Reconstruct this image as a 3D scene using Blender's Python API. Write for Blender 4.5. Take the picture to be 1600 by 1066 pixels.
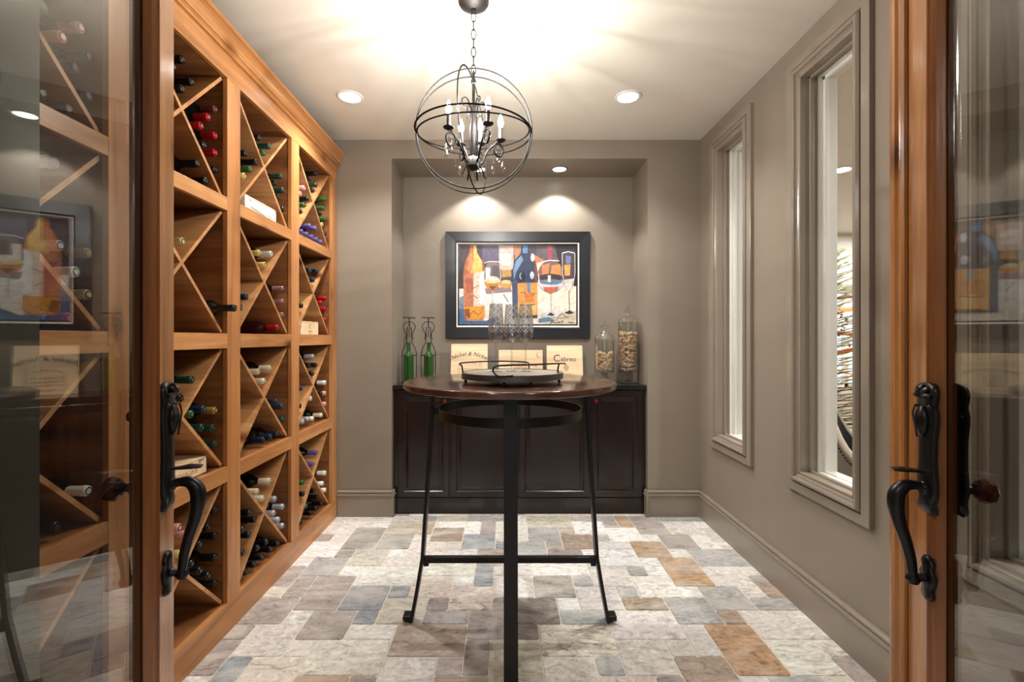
import bpy, bmesh, math, random
from mathutils import Vector, Matrix
random.seed(7)
R = math.radians
S = bpy.context.scene
C = S.collection
for o in list(bpy.data.objects): bpy.data.objects.remove(o)

# ---------------------------------------------------------------- camera, world, exposure
F, CX, CY, H = 728.0, 789.0, 528.5, 1.305          # focal length and horizon of the view, eye height
cam = bpy.data.objects.new('camera', bpy.data.cameras.new('camera')); C.objects.link(cam)
cam.location = (0, 0, H); cam.rotation_euler = (R(90), 0, 0)
cam.data.sensor_width = 36; cam.data.lens = F/1600*36
cam.data.shift_x = (800-CX)/1600; cam.data.shift_y = -(533-CY)/1600
cam.data.clip_start = 0.02; S.camera = cam
S.view_settings.view_transform = 'Standard'; S.view_settings.look = 'None'
S.view_settings.gamma = 1; S.view_settings.use_curve_mapping = False
S.view_settings.exposure = 0.45
W = bpy.data.worlds.new('world'); S.world = W; W.use_nodes = True
W.node_tree.nodes['Background'].inputs[0].default_value = (0.95, 0.97, 1.0, 1)
W.node_tree.nodes['Background'].inputs[1].default_value = 0.35

CEIL = 2.759
P_BULB, P_CAN, P_NICHE, P_HALL_FILL, P_ROOM = 8.2, 78, 32, 18, 36

def spot(name, loc, power, angle=110, blend=0.6, rad=0.035, col=(1, .97, .93)):
    l = bpy.data.lights.new(name, 'SPOT'); l.energy = power; l.spot_size = R(angle); l.spot_blend = blend
    l.shadow_soft_size = rad; l.color = col
    o = bpy.data.objects.new(name, l); o.location = loc; C.objects.link(o); return o
def disk_light(name, loc, power, size=0.13, col=(1, .97, .92)):
    l = bpy.data.lights.new(name, 'AREA'); l.shape = 'DISK'; l.size = size; l.energy = power; l.color = col
    o = bpy.data.objects.new(name, l); o.location = loc; C.objects.link(o); return o

# ---------------------------------------------------------------- materials
def lin(r, g, b):
    f = lambda c: ((c/255+0.055)/1.055)**2.4 if c > 10 else c/255/12.92
    return (f(r), f(g), f(b), 1)
def mat(name, col, rough=0.5, metal=0.0, spec=0.5, **kw):
    m = bpy.data.materials.new(name); m.use_nodes = True
    b = m.node_tree.nodes['Principled BSDF']
    b.inputs['Base Color'].default_value = col; b.inputs['Roughness'].default_value = rough
    b.inputs['Metallic'].default_value = metal; b.inputs['Specular IOR Level'].default_value = spec
    for k, v in kw.items(): b.inputs[k].default_value = v
    return m
def N(m, t, **kw):
    n = m.node_tree.nodes.new(t)
    for k, v in kw.items():
        if hasattr(n, k): setattr(n, k, v)
        else: n.inputs[k].default_value = v
    return n
def L(m, a, b): m.node_tree.links.new(a, b)
def bsdf(m): return m.node_tree.nodes['Principled BSDF']
def bump(m, height, strength, dist=0.002):
    bp = N(m, 'ShaderNodeBump'); bp.inputs['Strength'].default_value = strength; bp.inputs['Distance'].default_value = dist
    L(m, height, bp.inputs['Height']); L(m, bp.outputs[0], bsdf(m).inputs['Normal'])
def ramp(m, fac, stops):
    r = N(m, 'ShaderNodeValToRGB'); L(m, fac, r.inputs[0])
    e = r.color_ramp.elements
    while len(e) < len(stops): e.new(0.5)
    for k, (p, c) in enumerate(stops): e[k].position = p; e[k].color = c
    return r.outputs[0]
def coords(m, scale=(1, 1, 1), rot=(0, 0, 0), kind='Object'):
    tc = N(m, 'ShaderNodeTexCoord'); mp = N(m, 'ShaderNodeMapping')
    mp.inputs['Scale'].default_value = scale; mp.inputs['Rotation'].default_value = rot
    L(m, tc.outputs[kind], mp.inputs[0]); return mp.outputs[0]
def noise(m, vec, scale, detail=4, rough=0.55, dist=0.0):
    n = N(m, 'ShaderNodeTexNoise'); n.inputs['Scale'].default_value = scale; n.inputs['Detail'].default_value = detail
    n.inputs['Roughness'].default_value = rough; n.inputs['Distortion'].default_value = dist
    L(m, vec, n.inputs['Vector']); return n.outputs['Fac']

def paint(name, col, rough=0.45, amt=0.06, spec=0.5):
    m = mat(name, col, rough, spec=spec)
    v = coords(m); n = noise(m, v, 1.8, 5, .6)
    a = tuple(c*(1-amt) for c in col[:3])+(1,); b = tuple(min(1, c*(1+amt)) for c in col[:3])+(1,)
    L(m, ramp(m, n, [(.3, a), (.7, b)]), bsdf(m).inputs['Base Color'])
    n2 = noise(m, v, 9, 3, .5, 1.2); bump(m, n2, .12, .01)
    return m
def wood(name, dark, mid, light, axis='z', rough=0.35, knots=True, sc=1.0, bumpy=.15):
    m = mat(name, mid, rough)
    s = {'z': (14, 14, .9), 'y': (14, .9, 14), 'x': (.9, 14, 14)}[axis]
    v = coords(m, tuple(q*sc for q in s))
    n = noise(m, v, 1.0, 6, .6, .6)
    col = ramp(m, n, [(.25, dark), (.5, mid), (.78, light)])
    v2 = coords(m, tuple(q*sc*6 for q in s)); f = noise(m, v2, 1.0, 3, .6)
    mx = N(m, 'ShaderNodeMixRGB', blend_type='MULTIPLY'); mx.inputs[0].default_value = .35
    L(m, col, mx.inputs[1]); L(m, ramp(m, f, [(.3, (.55, .5, .45, 1)), (.6, (1, 1, 1, 1))]), mx.inputs[2])
    out = mx.outputs[0]
    if knots:
        ks = {'z': (5, 5, 2.6), 'y': (5, 2.6, 5), 'x': (2.6, 5, 5)}[axis]
        vo = N(m, 'ShaderNodeTexVoronoi'); L(m, coords(m, ks), vo.inputs['Vector']); vo.inputs['Scale'].default_value = 1.0
        k = ramp(m, vo.outputs['Distance'], [(.045, (.10, .045, .02, 1)), (.10, (.50, .36, .26, 1)), (.20, (1, 1, 1, 1))])
        m2 = N(m, 'ShaderNodeMixRGB', blend_type='MULTIPLY'); m2.inputs[0].default_value = .9
        L(m, out, m2.inputs[1]); L(m, k, m2.inputs[2]); out = m2.outputs[0]
    L(m, out, bsdf(m).inputs['Base Color']); bump(m, f, bumpy, .002)
    return m
def thin_glass(name, tint=(1, 1, 1, 1), ior=1.5, rough=0.0, pattern=False, boost=1.0):
    m = bpy.data.materials.new(name); m.use_nodes = True; nt = m.node_tree
    nt.nodes.remove(nt.nodes['Principled BSDF']); out = nt.nodes['Material Output']
    tr = N(m, 'ShaderNodeBsdfTransparent'); tr.inputs[0].default_value = tint
    gl = N(m, 'ShaderNodeBsdfGlossy'); gl.inputs['Roughness'].default_value = rough
    fr = N(m, 'ShaderNodeFresnel'); ge = N(m, 'ShaderNodeNewGeometry'); mi = N(m, 'ShaderNodeMapRange')   # a pane reflects the same from both faces
    L(m, ge.outputs['Backfacing'], mi.inputs[0]); mi.inputs[3].default_value = ior; mi.inputs[4].default_value = 1/ior; L(m, mi.outputs[0], fr.inputs[0])
    mx = N(m, 'ShaderNodeMixShader'); fac = fr.outputs[0]
    if boost != 1.0:
        mu = N(m, 'ShaderNodeMath', operation='MULTIPLY', use_clamp=True); L(m, fac, mu.inputs[0]); mu.inputs[1].default_value = boost; fac = mu.outputs[0]
    if pattern:
        tc = N(m, 'ShaderNodeTexCoord'); hs = []
        sep = N(m, 'ShaderNodeSeparateXYZ'); L(m, tc.outputs['Object'], sep.inputs[0])
        at = N(m, 'ShaderNodeMath', operation='ARCTAN2'); L(m, sep.outputs[1], at.inputs[0]); L(m, sep.outputs[0], at.inputs[1])
        for sg in (1, -1):
            a = N(m, 'ShaderNodeMath', operation='MULTIPLY'); L(m, at.outputs[0], a.inputs[0]); a.inputs[1].default_value = 6
            z = N(m, 'ShaderNodeMath', operation='MULTIPLY'); L(m, sep.outputs[2], z.inputs[0]); z.inputs[1].default_value = sg*210
            ad = N(m, 'ShaderNodeMath', operation='ADD'); L(m, a.outputs[0], ad.inputs[0]); L(m, z.outputs[0], ad.inputs[1])
            sn = N(m, 'ShaderNodeMath', operation='SINE'); L(m, ad.outputs[0], sn.inputs[0])
            gt = N(m, 'ShaderNodeMath', operation='GREATER_THAN'); L(m, sn.outputs[0], gt.inputs[0]); gt.inputs[1].default_value = .80
            hs.append(gt.outputs[0])
        mm = N(m, 'ShaderNodeMath', operation='MAXIMUM'); L(m, hs[0], mm.inputs[0]); L(m, hs[1], mm.inputs[1])
        zt = N(m, 'ShaderNodeMath', operation='GREATER_THAN'); L(m, sep.outputs[2], zt.inputs[0]); zt.inputs[1].default_value = .175
        m3 = N(m, 'ShaderNodeMath', operation='MULTIPLY'); L(m, mm.outputs[0], m3.inputs[0]); L(m, zt.outputs[0], m3.inputs[1])
        m4 = N(m, 'ShaderNodeMath', operation='MULTIPLY'); L(m, m3.outputs[0], m4.inputs[0]); m4.inputs[1].default_value = .7
        cut = m4.outputs[0]
    L(m, fac, mx.inputs[0]); L(m, tr.outputs[0], mx.inputs[1]); L(m, gl.outputs[0], mx.inputs[2]); res = mx.outputs[0]
    if pattern:                                          # the cuts in the glass are frosted
        df = N(m, 'ShaderNodeBsdfPrincipled'); df.inputs['Base Color'].default_value = (.86, .87, .88, 1); df.inputs['Roughness'].default_value = .25; df.inputs['Metallic'].default_value = .5
        m5 = N(m, 'ShaderNodeMixShader'); L(m, cut, m5.inputs[0]); L(m, res, m5.inputs[1]); L(m, df.outputs[0], m5.inputs[2]); res = m5.outputs[0]
    L(m, res, out.inputs[0])
    return m
def emis(name, col, strength, see_through=False):
    m = bpy.data.materials.new(name); m.use_nodes = True; nt = m.node_tree
    nt.nodes.remove(nt.nodes['Principled BSDF']); out = nt.nodes['Material Output']
    e = N(m, 'ShaderNodeEmission'); e.inputs[0].default_value = col; e.inputs[1].default_value = strength
    if see_through:
        t = N(m, 'ShaderNodeBsdfTransparent'); a = N(m, 'ShaderNodeAddShader'); L(m, e.outputs[0], a.inputs[0]); L(m, t.outputs[0], a.inputs[1]); L(m, a.outputs[0], out.inputs[0])
    else: L(m, e.outputs[0], out.inputs[0])
    return m

M = {}
M['wall'] = paint('taupe_wall_paint', lin(139, 128, 115), .40, .05)
M['trim'] = paint('taupe_trim_paint', lin(141, 130, 117), .22, .02)
M['ceil'] = paint('ceiling_paint', lin(226, 220, 208), .6, .03)
M['white'] = paint('white_trim_paint', lin(236, 234, 228), .35, .02)
M['cream'] = paint('cream_room_paint', lin(214, 209, 198), .5, .03)
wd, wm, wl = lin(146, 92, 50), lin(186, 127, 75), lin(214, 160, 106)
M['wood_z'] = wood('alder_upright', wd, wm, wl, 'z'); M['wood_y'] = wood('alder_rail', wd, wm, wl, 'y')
M['wood_in'] = wood('alder_inside_shaded', lin(92, 52, 26), lin(134, 84, 45), lin(164, 110, 64), 'x', .5)  # rack alder darkened, the shade inside the cells is in the colour
M['door_z'] = wood('stained_door_stile', lin(112, 70, 38), lin(158, 106, 60), lin(190, 140, 90), 'z', .22)
M['door_dark'] = wood('stained_door_moulding', lin(60, 32, 16), lin(112, 66, 34), lin(150, 96, 54), 'z', .25, False)
M['iron'] = mat('oil_rubbed_bronze', lin(38, 36, 36), .32, .7)
M['black'] = mat('black_metal', lin(30, 28, 27), .38, .5)
M['cab'] = mat('espresso_cabinet', lin(31, 22, 21), .2)
M['cabtop'] = mat('black_worktop', lin(26, 26, 28), .15)
M['table'] = wood('walnut_table_top', lin(50, 31, 24), lin(84, 56, 45), lin(110, 78, 62), 'y', .14, False, .5)
M['gun'] = mat('antique_pewter', lin(48, 43, 40), .45, .5)
M['orb'] = mat('dark_orb_iron', (.0045, .004, .0038, 1), .55, 0, .12)
M['galv'] = mat('galvanised_metal', lin(104, 104, 100), .42, .8)
M['trayw'] = wood('grey_tray_wood', lin(96, 88, 76), lin(146, 136, 118), lin(176, 166, 146), 'x', .5, False)
M['crate'] = wood('pale_pine', lin(206, 172, 132), lin(232, 205, 166), lin(244, 224, 192), 'x', .55, False, .6)
M['crate2'] = wood('white_pine', lin(222, 210, 192), lin(238, 230, 216), lin(248, 242, 232), 'y', .55, False, .6)
M['ink'] = mat('brown_ink', lin(74, 58, 50), .7)
M['inkl'] = mat('burnt_ink', lin(176, 138, 100), .7)
M['greyink'] = mat('grey_ink', lin(170, 168, 164), .7)
M['frame'] = mat('charcoal_frame', lin(34, 35, 40), .3)
M['frame2'] = mat('black_inner_frame', lin(12, 12, 14), .35)
M['fillet'] = mat('white_fillet', lin(226, 222, 214), .5)
M['glass'] = thin_glass('door_glass', (.80, .81, .79, 1), 1.58)
M['jar'] = thin_glass('jar_glass', (.96, .97, .96, 1), 1.5, .04, False, 2.6)
M['flute'] = thin_glass('cut_flute_glass', (.93, .93, .93, 1), 1.5, .05, True, 1.5)
M['crystal'] = thin_glass('crystal', (.90, .88, .86, 1), 1.9, .0, False, 1.4)
M['darkglass'] = mat('dark_bottle_glass', lin(11, 12, 10), .1)
M['greenglass'] = mat('green_bottle_glass', lin(58, 112, 50), .06, **{'Transmission Weight': .55})
M['amber'] = mat('red_faceted_glass', lin(110, 24, 12), .05, **{'Transmission Weight': .35})
M['cork'] = paint('cork', lin(214, 182, 148), .8, .18)
M['bulb'] = emis('bulb_glow', (1, .93, .80, 1), 60, True)
M['lens'] = emis('lamp_lens', (1, .95, .88, 1), 14)
M['sky'] = emis('window_daylight', (.93, .97, 1, 1), 1.3)
M['candle'] = mat('pewter_candle', lin(92, 86, 84), .4, .6)
M['velvet'] = mat('black_velvet', lin(10, 10, 14), .8, **{'Sheen Weight': .3})
M['greyfab'] = paint('grey_upholstery', lin(140, 132, 124), .8, .08)
M['beigefab'] = mat('beige_piping', lin(196, 184, 166), .7)
M['nail'] = mat('nailheads', lin(60, 52, 44), .35, .8)
M['fir'] = paint('fir_needles', lin(112, 138, 84), .6, .3)
M['fir2'] = paint('frosted_needles', lin(206, 206, 178), .6, .15)
M['berry'] = mat('red_berry', lin(140, 34, 30), .3)
M['ribbon'] = mat('orange_ribbon', lin(216, 132, 78), .4)
M['trunk'] = mat('fir_trunk', lin(84, 62, 46), .8)
M['shade'] = paint('linen_shade', lin(200, 196, 186), .7, .04)
M['shadowg'] = paint('shadow_grey', lin(120, 114, 104), .7, .2)
CAP = {'black': (13, 13, 15), 'navy': (30, 42, 66), 'dark green': (20, 54, 42), 'green': (52, 92, 44), 'red': (176, 20, 34), 'maroon': (96, 38, 36),
       'purple': (92, 80, 140), 'pink': (216, 150, 146), 'cream': (226, 216, 190), 'white': (226, 224, 218), 'silver': (176, 180, 190),
       'gold': (170, 138, 60), 'yellow': (206, 186, 106), 'mauve': (128, 92, 92), 'foil': (190, 176, 130)}
for k, v in CAP.items():
    M['cap_'+k] = mat('foil_capsule_'+k.replace(' ', '_'), lin(*v), .3, .25 if k in ('silver', 'gold', 'foil', 'navy', 'red') else 0)
    t = tuple(min(255, int(c*.74+44)) for c in v); M['tip_'+k] = mat('capsule_top_'+k.replace(' ', '_'), lin(*t), .35, .3)

# ---------------------------------------------------------------- mesh helpers
def BM(): return bmesh.new()
def box(bm, x0, x1, y0, y1, z0, z1, mi=0):
    v = [bm.verts.new((x, y, z)) for x in (x0, x1) for y in (y0, y1) for z in (z0, z1)]
    for f in ((0, 1, 3, 2), (4, 6, 7, 5), (0, 4, 5, 1), (2, 3, 7, 6), (0, 2, 6, 4), (1, 5, 7, 3)):
        bm.faces.new([v[i] for i in f]).material_index = mi
    return v
def prism(bm, pts, axis, a, b, mi=0):
    def p(u, v, t): return {'y': (u, t, v), 'x': (t, u, v), 'z': (u, v, t)}[axis]
    A = [bm.verts.new(p(u, v, a)) for u, v in pts]; B = [bm.verts.new(p(u, v, b)) for u, v in pts]
    n = len(pts)
    fs = [bm.faces.new(A), bm.faces.new(B[::-1])]
    for i in range(n): fs.append(bm.faces.new((A[i], B[i], B[(i+1) % n], A[(i+1) % n])))
    for f in fs: f.material_index = mi
def lathe(bm, prof, seg=32, c=(0, 0, 0), axis='z', mi=0, a0=0, a1=2*math.pi, sx=1.0):
    full = abs(a1-a0-2*math.pi) < 1e-6; n = seg if full else seg+1
    rings = []
    for r, z in prof:
        ring = []
        for k in range(n):
            a = a0+(a1-a0)*k/seg; u, v = r*math.cos(a)*sx, r*math.sin(a)
            co = {'z': (u, v, z), 'x': (z, u, v), 'y': (u, z, v)}[axis]
            ring.append(bm.verts.new(Vector(co)+Vector(c)))
        rings.append(ring)
    for i in range(len(rings)-1):
        for k in range(n if full else n-1):
            try:
                f = bm.faces.new((rings[i][k], rings[i][(k+1) % n], rings[i+1][(k+1) % n], rings[i+1][k])); f.material_index = mi
            except ValueError: pass
    if full and prof[0] != prof[-1]:
        for ring, (r, z) in ((rings[0], prof[0]), (rings[-1], prof[-1])):
            if r > 1e-5:
                try: bm.faces.new(ring).material_index = mi
                except ValueError: pass
def tube(bm, pts, r, seg=8, closed=False, mi=0, flat=None):
    pts = [Vector(p) for p in pts]; n = len(pts)
    rs = r if isinstance(r, (list, tuple)) else [r]*n
    rings = []; up = None
    for i in range(n):
        if closed: t = pts[(i+1) % n]-pts[i-1]
        else: t = pts[min(i+1, n-1)]-pts[max(i-1, 0)]
        if t.length < 1e-9: t = Vector((0, 0, 1))
        t.normalize()
        if up is None:
            up = Vector((0, 0, 1)) if abs(t.z) < .9 else Vector((1, 0, 0))
        s = t.cross(up)
        if s.length < 1e-6: s = t.cross(Vector((0, 1, 0)))
        s.normalize(); up = s.cross(t).normalized()
        rings.append([bm.verts.new(pts[i]+(s*math.cos(2*math.pi*k/seg)+up*math.sin(2*math.pi*k/seg)*(flat or 1))*rs[i]) for k in range(seg)])
    m = n if closed else n-1
    for i in range(m):
        for k in range(seg):
            bm.faces.new((rings[i][k], rings[i][(k+1) % seg], rings[(i+1) % n][(k+1) % seg], rings[(i+1) % n][k])).material_index = mi
    if not closed:
        bm.faces.new(rings[0][::-1]).material_index = mi; bm.faces.new(rings[-1]).material_index = mi
def smooth_path(pts, sub=6):
    pts = [Vector(p) for p in pts]; out = []
    for i in range(len(pts)-1):
        p0, p1, p2, p3 = pts[max(i-1, 0)], pts[i], pts[i+1], pts[min(i+2, len(pts)-1)]
        for k in range(sub):
            t = k/sub
            out.append(.5*((2*p1)+(-p0+p2)*t+(2*p0-5*p1+4*p2-p3)*t*t+(-p0+3*p1-3*p2+p3)*t**3))
    out.append(pts[-1]); return out
def lerp_list(v, n):
    out = []
    for i in range(n):
        t = i/(n-1)*(len(v)-1); k = min(int(t), len(v)-2); out.append(v[k]+(v[k+1]-v[k])*(t-k))
    return out
def mk(name, bm, mats, parent=None, smooth=False, bevel=0, seg=2, loc=None, kind=None, ang=35):
    bmesh.ops.recalc_face_normals(bm, faces=bm.faces)
    me = bpy.data.meshes.new(name); bm.to_mesh(me); bm.free()
    for m in (mats if isinstance(mats, (list, tuple)) else [mats]): me.materials.append(M[m] if isinstance(m, str) else m)
    o = bpy.data.objects.new(name, me); C.objects.link(o)
    if parent is not None: o.parent = parent
    if loc is not None: o.location = loc
    if smooth:
        me.shade_smooth()
        me.set_sharp_from_angle(angle=R(ang))
    if bevel:
        b = o.modifiers.new('bevel', 'BEVEL'); b.width = bevel; b.segments = seg; b.limit_method = 'ANGLE'; b.angle_limit = R(40)
    if kind: o['kind'] = kind
    return o
def tag(o, label=None, cat=None, group=None, kind=None):
    if label: o['label'] = label
    if cat: o['category'] = cat
    if group: o['group'] = group
    if kind: o['kind'] = kind
    return o
def root(name, loc, rz=0, label=None, cat=None, group=None, kind=None):
    o = bpy.data.objects.new(name, None); o.empty_display_size = .05; C.objects.link(o)
    o.location = loc; o.rotation_euler = (0, 0, rz); return tag(o, label, cat, group, kind)
def text(name, s, size, matn, parent, loc, rot, shear=0, extrude=.0004, align='CENTER', arc=None):
    cu = bpy.data.curves.new(name, 'FONT'); cu.body = s; cu.size = size; cu.align_x = align; cu.align_y = 'CENTER'
    cu.shear = shear; cu.extrude = extrude
    tmp = bpy.data.objects.new(name+'_t', cu); C.objects.link(tmp)
    bpy.context.view_layer.update()
    dg = bpy.context.evaluated_depsgraph_get()
    me = bpy.data.meshes.new_from_object(tmp.evaluated_get(dg))
    bpy.data.objects.remove(tmp)
    if arc:                                             # bend the line of writing around a circle
        for v in me.vertices:
            a = v.co.x/arc; rr = arc+v.co.y
            v.co.x = rr*math.sin(a); v.co.y = rr*math.cos(a)-arc
    me.materials.clear(); me.materials.append(M[matn])
    o = bpy.data.objects.new(name, me); C.objects.link(o); o.parent = parent; o.location = loc; o.rotation_euler = rot
    return o
def at(px, py, Y): return ((px-CX)*Y/F, Y, H-(py-CY)*Y/F)

# ---------------------------------------------------------------- room shell
XL, XR, YB, YN = -1.60, 1.433, 3.415, 3.809
NX0, NX1, NZ = -.830, 1.046, 2.621
YF = .80                                                # inner face of the entrance wall
bm = BM(); box(bm, XL-.1, XL, -2.2, YB+.6, 0, CEIL); mk('wall_left', bm, 'wall', kind='structure')
bm = BM()
box(bm, XL, NX0, YB, YB+.6, 0, CEIL); box(bm, NX1, XR+.14, YB, YB+.6, 0, CEIL); box(bm, NX0, NX1, YB, YB+.6, NZ, CEIL)
box(bm, NX0, NX1, YN, YB+.6, 0, NZ); mk('wall_back', bm, 'wall', kind='structure')
WW, WZ0, WZ1 = .535, .561, 2.66; WC = [1.196, 2.073, 2.95]; TR = .088
bm = BM(); o0, o1 = WZ0+TR, WZ1-TR
edges = [-2.2]+[e for c in WC for e in (c-WW/2+TR, c+WW/2-TR)]+[YB]
for i in range(0, len(edges), 2): box(bm, XR, XR+.14, edges[i], edges[i+1], 0, CEIL)
for c in WC:
    box(bm, XR, XR+.14, c-WW/2+TR, c+WW/2-TR, 0, o0); box(bm, XR, XR+.14, c-WW/2+TR, c+WW/2-TR, o1, CEIL)
mk('wall_right', bm, 'wall', kind='structure')
bm = BM(); box(bm, XL, -.799, .42, YF, 0, CEIL); mk('wall_front', bm, paint('shaded_entry_wall', lin(84, 80, 72), .4, .03), kind='structure')  # wall taupe darkened: the shade on this pier is put into its colour
bm = BM(); box(bm, 1.0, XR, .42, YF, 0, CEIL); box(bm, -.799, 1.0, .42, YF, 2.46, CEIL); mk('wall_entrance', bm, 'wall', kind='structure').name = 'wall_entry'
bm = BM(); box(bm, -.799, -.615, .30, .43, 0, 2.46); box(bm, .845, 1.0, .30, .43, 0, 2.46); box(bm, -.615, .845, .30, .43, 2.40, 2.46)
mk('trim_1', bm, 'door_z', bevel=.004, kind='structure')
bm = BM(); box(bm, XL-.1, 6.6, -2.2, 7.2, CEIL, CEIL+.1); mk('ceiling', bm, 'ceil', kind='structure')

# window casings: raised flat outer band, ogee, jamb, inner white jamb and sill
def casing_profile(): return [(0, 0), (0, .020), (.002, .022), (.042, .022), (.044, .013), (.048, .013), (.050, .024), (.057, .033), (.066, .034), (.073, .028), (.075, .020), (.079, .020), (.082, .016), (.088, .012), (.088, 0)]
for n, c in enumerate(WC):
    w = root('window_%d' % (3-n), (XR, c, WZ0), kind='structure')
    prof = casing_profile(); y0, y1, z0, z1 = -WW/2, WW/2, 0, WZ1-WZ0
    bm = BM(); rings = []
    for (yy, zz, sy, sz) in ((y0, z0, 1, 1), (y1, z0, -1, 1), (y1, z1, -1, -1), (y0, z1, 1, -1)):
        rings.append([bm.verts.new((-d, yy+sy*t, zz+sz*t)) for t, d in prof])
    for i in range(4):
        A, B = rings[i], rings[(i+1) % 4]
        for k in range(len(prof)-1): bm.faces.new((A[k], B[k], B[k+1], A[k+1]))
    mk('casing', bm, 'trim', w)
    a, b, c0, c1 = y0+TR, y1-TR, z0+TR, z1-TR
    bm = BM()
    for (p, q, r_, s_) in ((a, a+.012, c0, c1), (b-.012, b, c0, c1), (a, b, c0, c0+.012), (a, b, c1-.012, c1)): box(bm, -.014, .070, p, q, r_, s_)
    for (p, q, r_, s_) in ((a, a+.022, c0, c1), (b-.022, b, c0, c1), (a, b, c0, c0+.022), (a, b, c1-.022, c1)): box(bm, .030, .048, p, q, r_, s_)
    mk('jamb', bm, 'trim', w, bevel=.003)
    bm = BM()
    for (p, q, r_, s_) in ((a, a+.014, c0, c1), (b-.014, b, c0, c1), (a, b, c0, c0+.014), (a, b, c1-.014, c1)): box(bm, .0705, .165, p, q, r_, s_)
    for (p, q, r_, s_) in ((a, a+.03, c0, c1), (b-.03, b, c0, c1), (a, b, c0, c0+.02), (a, b, c1-.03, c1)): box(bm, .095, .112, p, q, r_, s_)
    for (p, q, r_, s_) in ((a-.09, a+.006, c0-.09, c1+.09), (b-.006, b+.09, c0-.09, c1+.09), (a, b, c0-.09, c0), (a, b, c1, c1+.09)): box(bm, .141, .160, p, q, r_, s_)
    mk('white_jamb', bm, 'white', w, bevel=.003)
    bm = BM(); box(bm, .083, .087, a+.012, b-.012, c0+.012, c1-.012); mk('pane', bm, thin_glass('window_pane', (.97, .98, .97, 1), 1.25), w)

# baseboards
BP = [(0, 0), (.018, 0), (.018, .150), (.024, .152), (.026, .158), (.024, .166), (.014, .169), (.014, .172), (.020, .176), (.019, .184), (.010, .192), (0, .192)]
def base(name, fn):
    bm = BM(); fn(bm); mk(name, bm, 'trim', kind='structure')
base('baseboard_right', lambda b: prism(b, [(XR-u, v) for u, v in BP], 'y', YF, YB-.0))
def bb(b):
    prism(b, [(YB-u, v) for u, v in BP], 'x', -1.222, NX0+.0); prism(b, [(YB-u, v) for u, v in BP], 'x', NX1-.0, XR-.001)
base('baseboard_back', bb)
base('baseboard_niche', lambda b: (prism(b, [(NX0+u, v) for u, v in BP], 'y', YB-.026, YB+.028), prism(b, [(NX1-u, v) for u, v in BP], 'y', YB-.026, YB+.028)))

# ---------------------------------------------------------------- floor: chiselled travertine laid in a repeating pattern of four sizes
def rgb(h): return lin(*h)
TC = {'W': (244, 243, 240), 'L': (232, 228, 222), 'E': (214, 209, 196), 'G': (186, 186, 185), 'P': (178, 169, 163), 'B': (182, 164, 147),
      'O': (192, 160, 126), 'S': (160, 167, 173), 'V': (234, 225, 212), 'D': (138, 125, 118)}
TL = """2,2,2,3,P;4,1,3,2,B;4,3,2,2,P;1,0,2,2,L;3,0,1,2,W;-1,1,2,2,L;0,3,1,1,P;1,2,1,2,L;0,4,2,2,W;2,5,1,1,P;3,5,2,2,E;5,5,1,1,W;6,4,2,2,L;6,3,1,1,L;5,6,2,1,L;
4,7,3,2,L;7,6,3,2,L;7,2,2,2,B;9,3,2,2,S;7,1,2,1,W;9,1,1,2,W;10,1,1,2,P;11,1,2,3,L;11,4,1,1,S;12,4,2,2,G;8,4,1,1,E;8,5,2,1,L;10,5,2,1,P;10,7,1,2,S;10,6,2,1,P;
11,7,2,1,L;11,8,2,2,L;13,8,2,2,P;12,10,2,2,D;11,10,1,1,P;10,11,2,2,P;12,12,1,1,D;6,9,1,1,S;7,8,2,2,V;9,8,1,1,W;9,9,2,2,V;8,10,1,1,P;8,11,2,1,G;4,9,2,2,S;
6,10,2,2,E;5,11,1,1,S;2,8,2,3,P;3,11,2,2,P;2,11,1,1,W;5,12,2,1,W;7,12,3,2,B;10,13,1,2,D;11,13,2,3,E;9,14,1,1,P;7,14,2,2,W;4,13,3,2,L;9,15,2,2,B;6,15,1,1,P;
4,15,2,1,O;3,13,1,1,L;1,12,2,2,L;0,12,1,1,P;-1,13,2,2,P;1,14,1,2,S;2,14,2,2,V;-1,15,2,1,W;-1,10,3,2,P;1,8,1,2,P;0,9,1,1,E;-1,7,2,2,P;0,6,1,1,W;1,6,2,2,G;3,7,1,1,W;
13,0,3,2,E;13,2,2,2,G;15,2,1,1,B;16,1,2,2,W;15,3,2,2,B;14,4,1,1,P;14,5,2,1,P;16,5,1,1,W;18,1,1,1,P;17,3,1,1,G;18,2,2,2,W;17,4,2,1,L;19,0,1,2,O;17,0,2,1,G;20,0,2,3,P;
22,1,2,2,L;22,0,3,1,G;24,1,1,1,W;24,2,1,2,L;23,3,1,1,W;23,4,1,1,W;24,4,1,1,W;21,3,2,2,P;20,3,1,1,W;19,4,2,2,O;21,5,1,1,W;22,5,3,2,G;20,6,2,3,O;22,7,2,2,L;
24,7,1,1,L;24,8,2,1,P;24,9,2,1,B;23,10,3,1,G;23,9,1,1,L;21,9,2,2,G;20,9,1,1,W;18,8,2,2,L;17,5,2,2,W;19,6,1,2,W;18,7,1,1,G;19,10,2,2,G;17,10,2,1,B;21,11,1,1,B;
22,11,4,2,L;16,7,2,2,L;13,6,3,2,W;12,6,1,1,W;16,6,1,1,W;15,9,2,2,L;17,9,1,1,G;14,10,1,1,W;14,11,2,1,G;16,11,3,2,L;13,12,3,2,V;16,13,2,2,L;15,14,1,1,G;
19,12,1,2,L;20,12,2,3,O;18,13,1,1,L;18,14,2,2,B;13,14,2,2,L;15,15,2,1,V;17,15,1,1,P;20,15,1,1,W;21,15,2,1,G;22,13,2,2,L;24,13,2,1,V;24,14,2,2,P;4,0,2,1,L;
6,0,1,1,S;7,0,2,1,E;9,0,3,1,G"""
MX, MY = .1069, .1083
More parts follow.
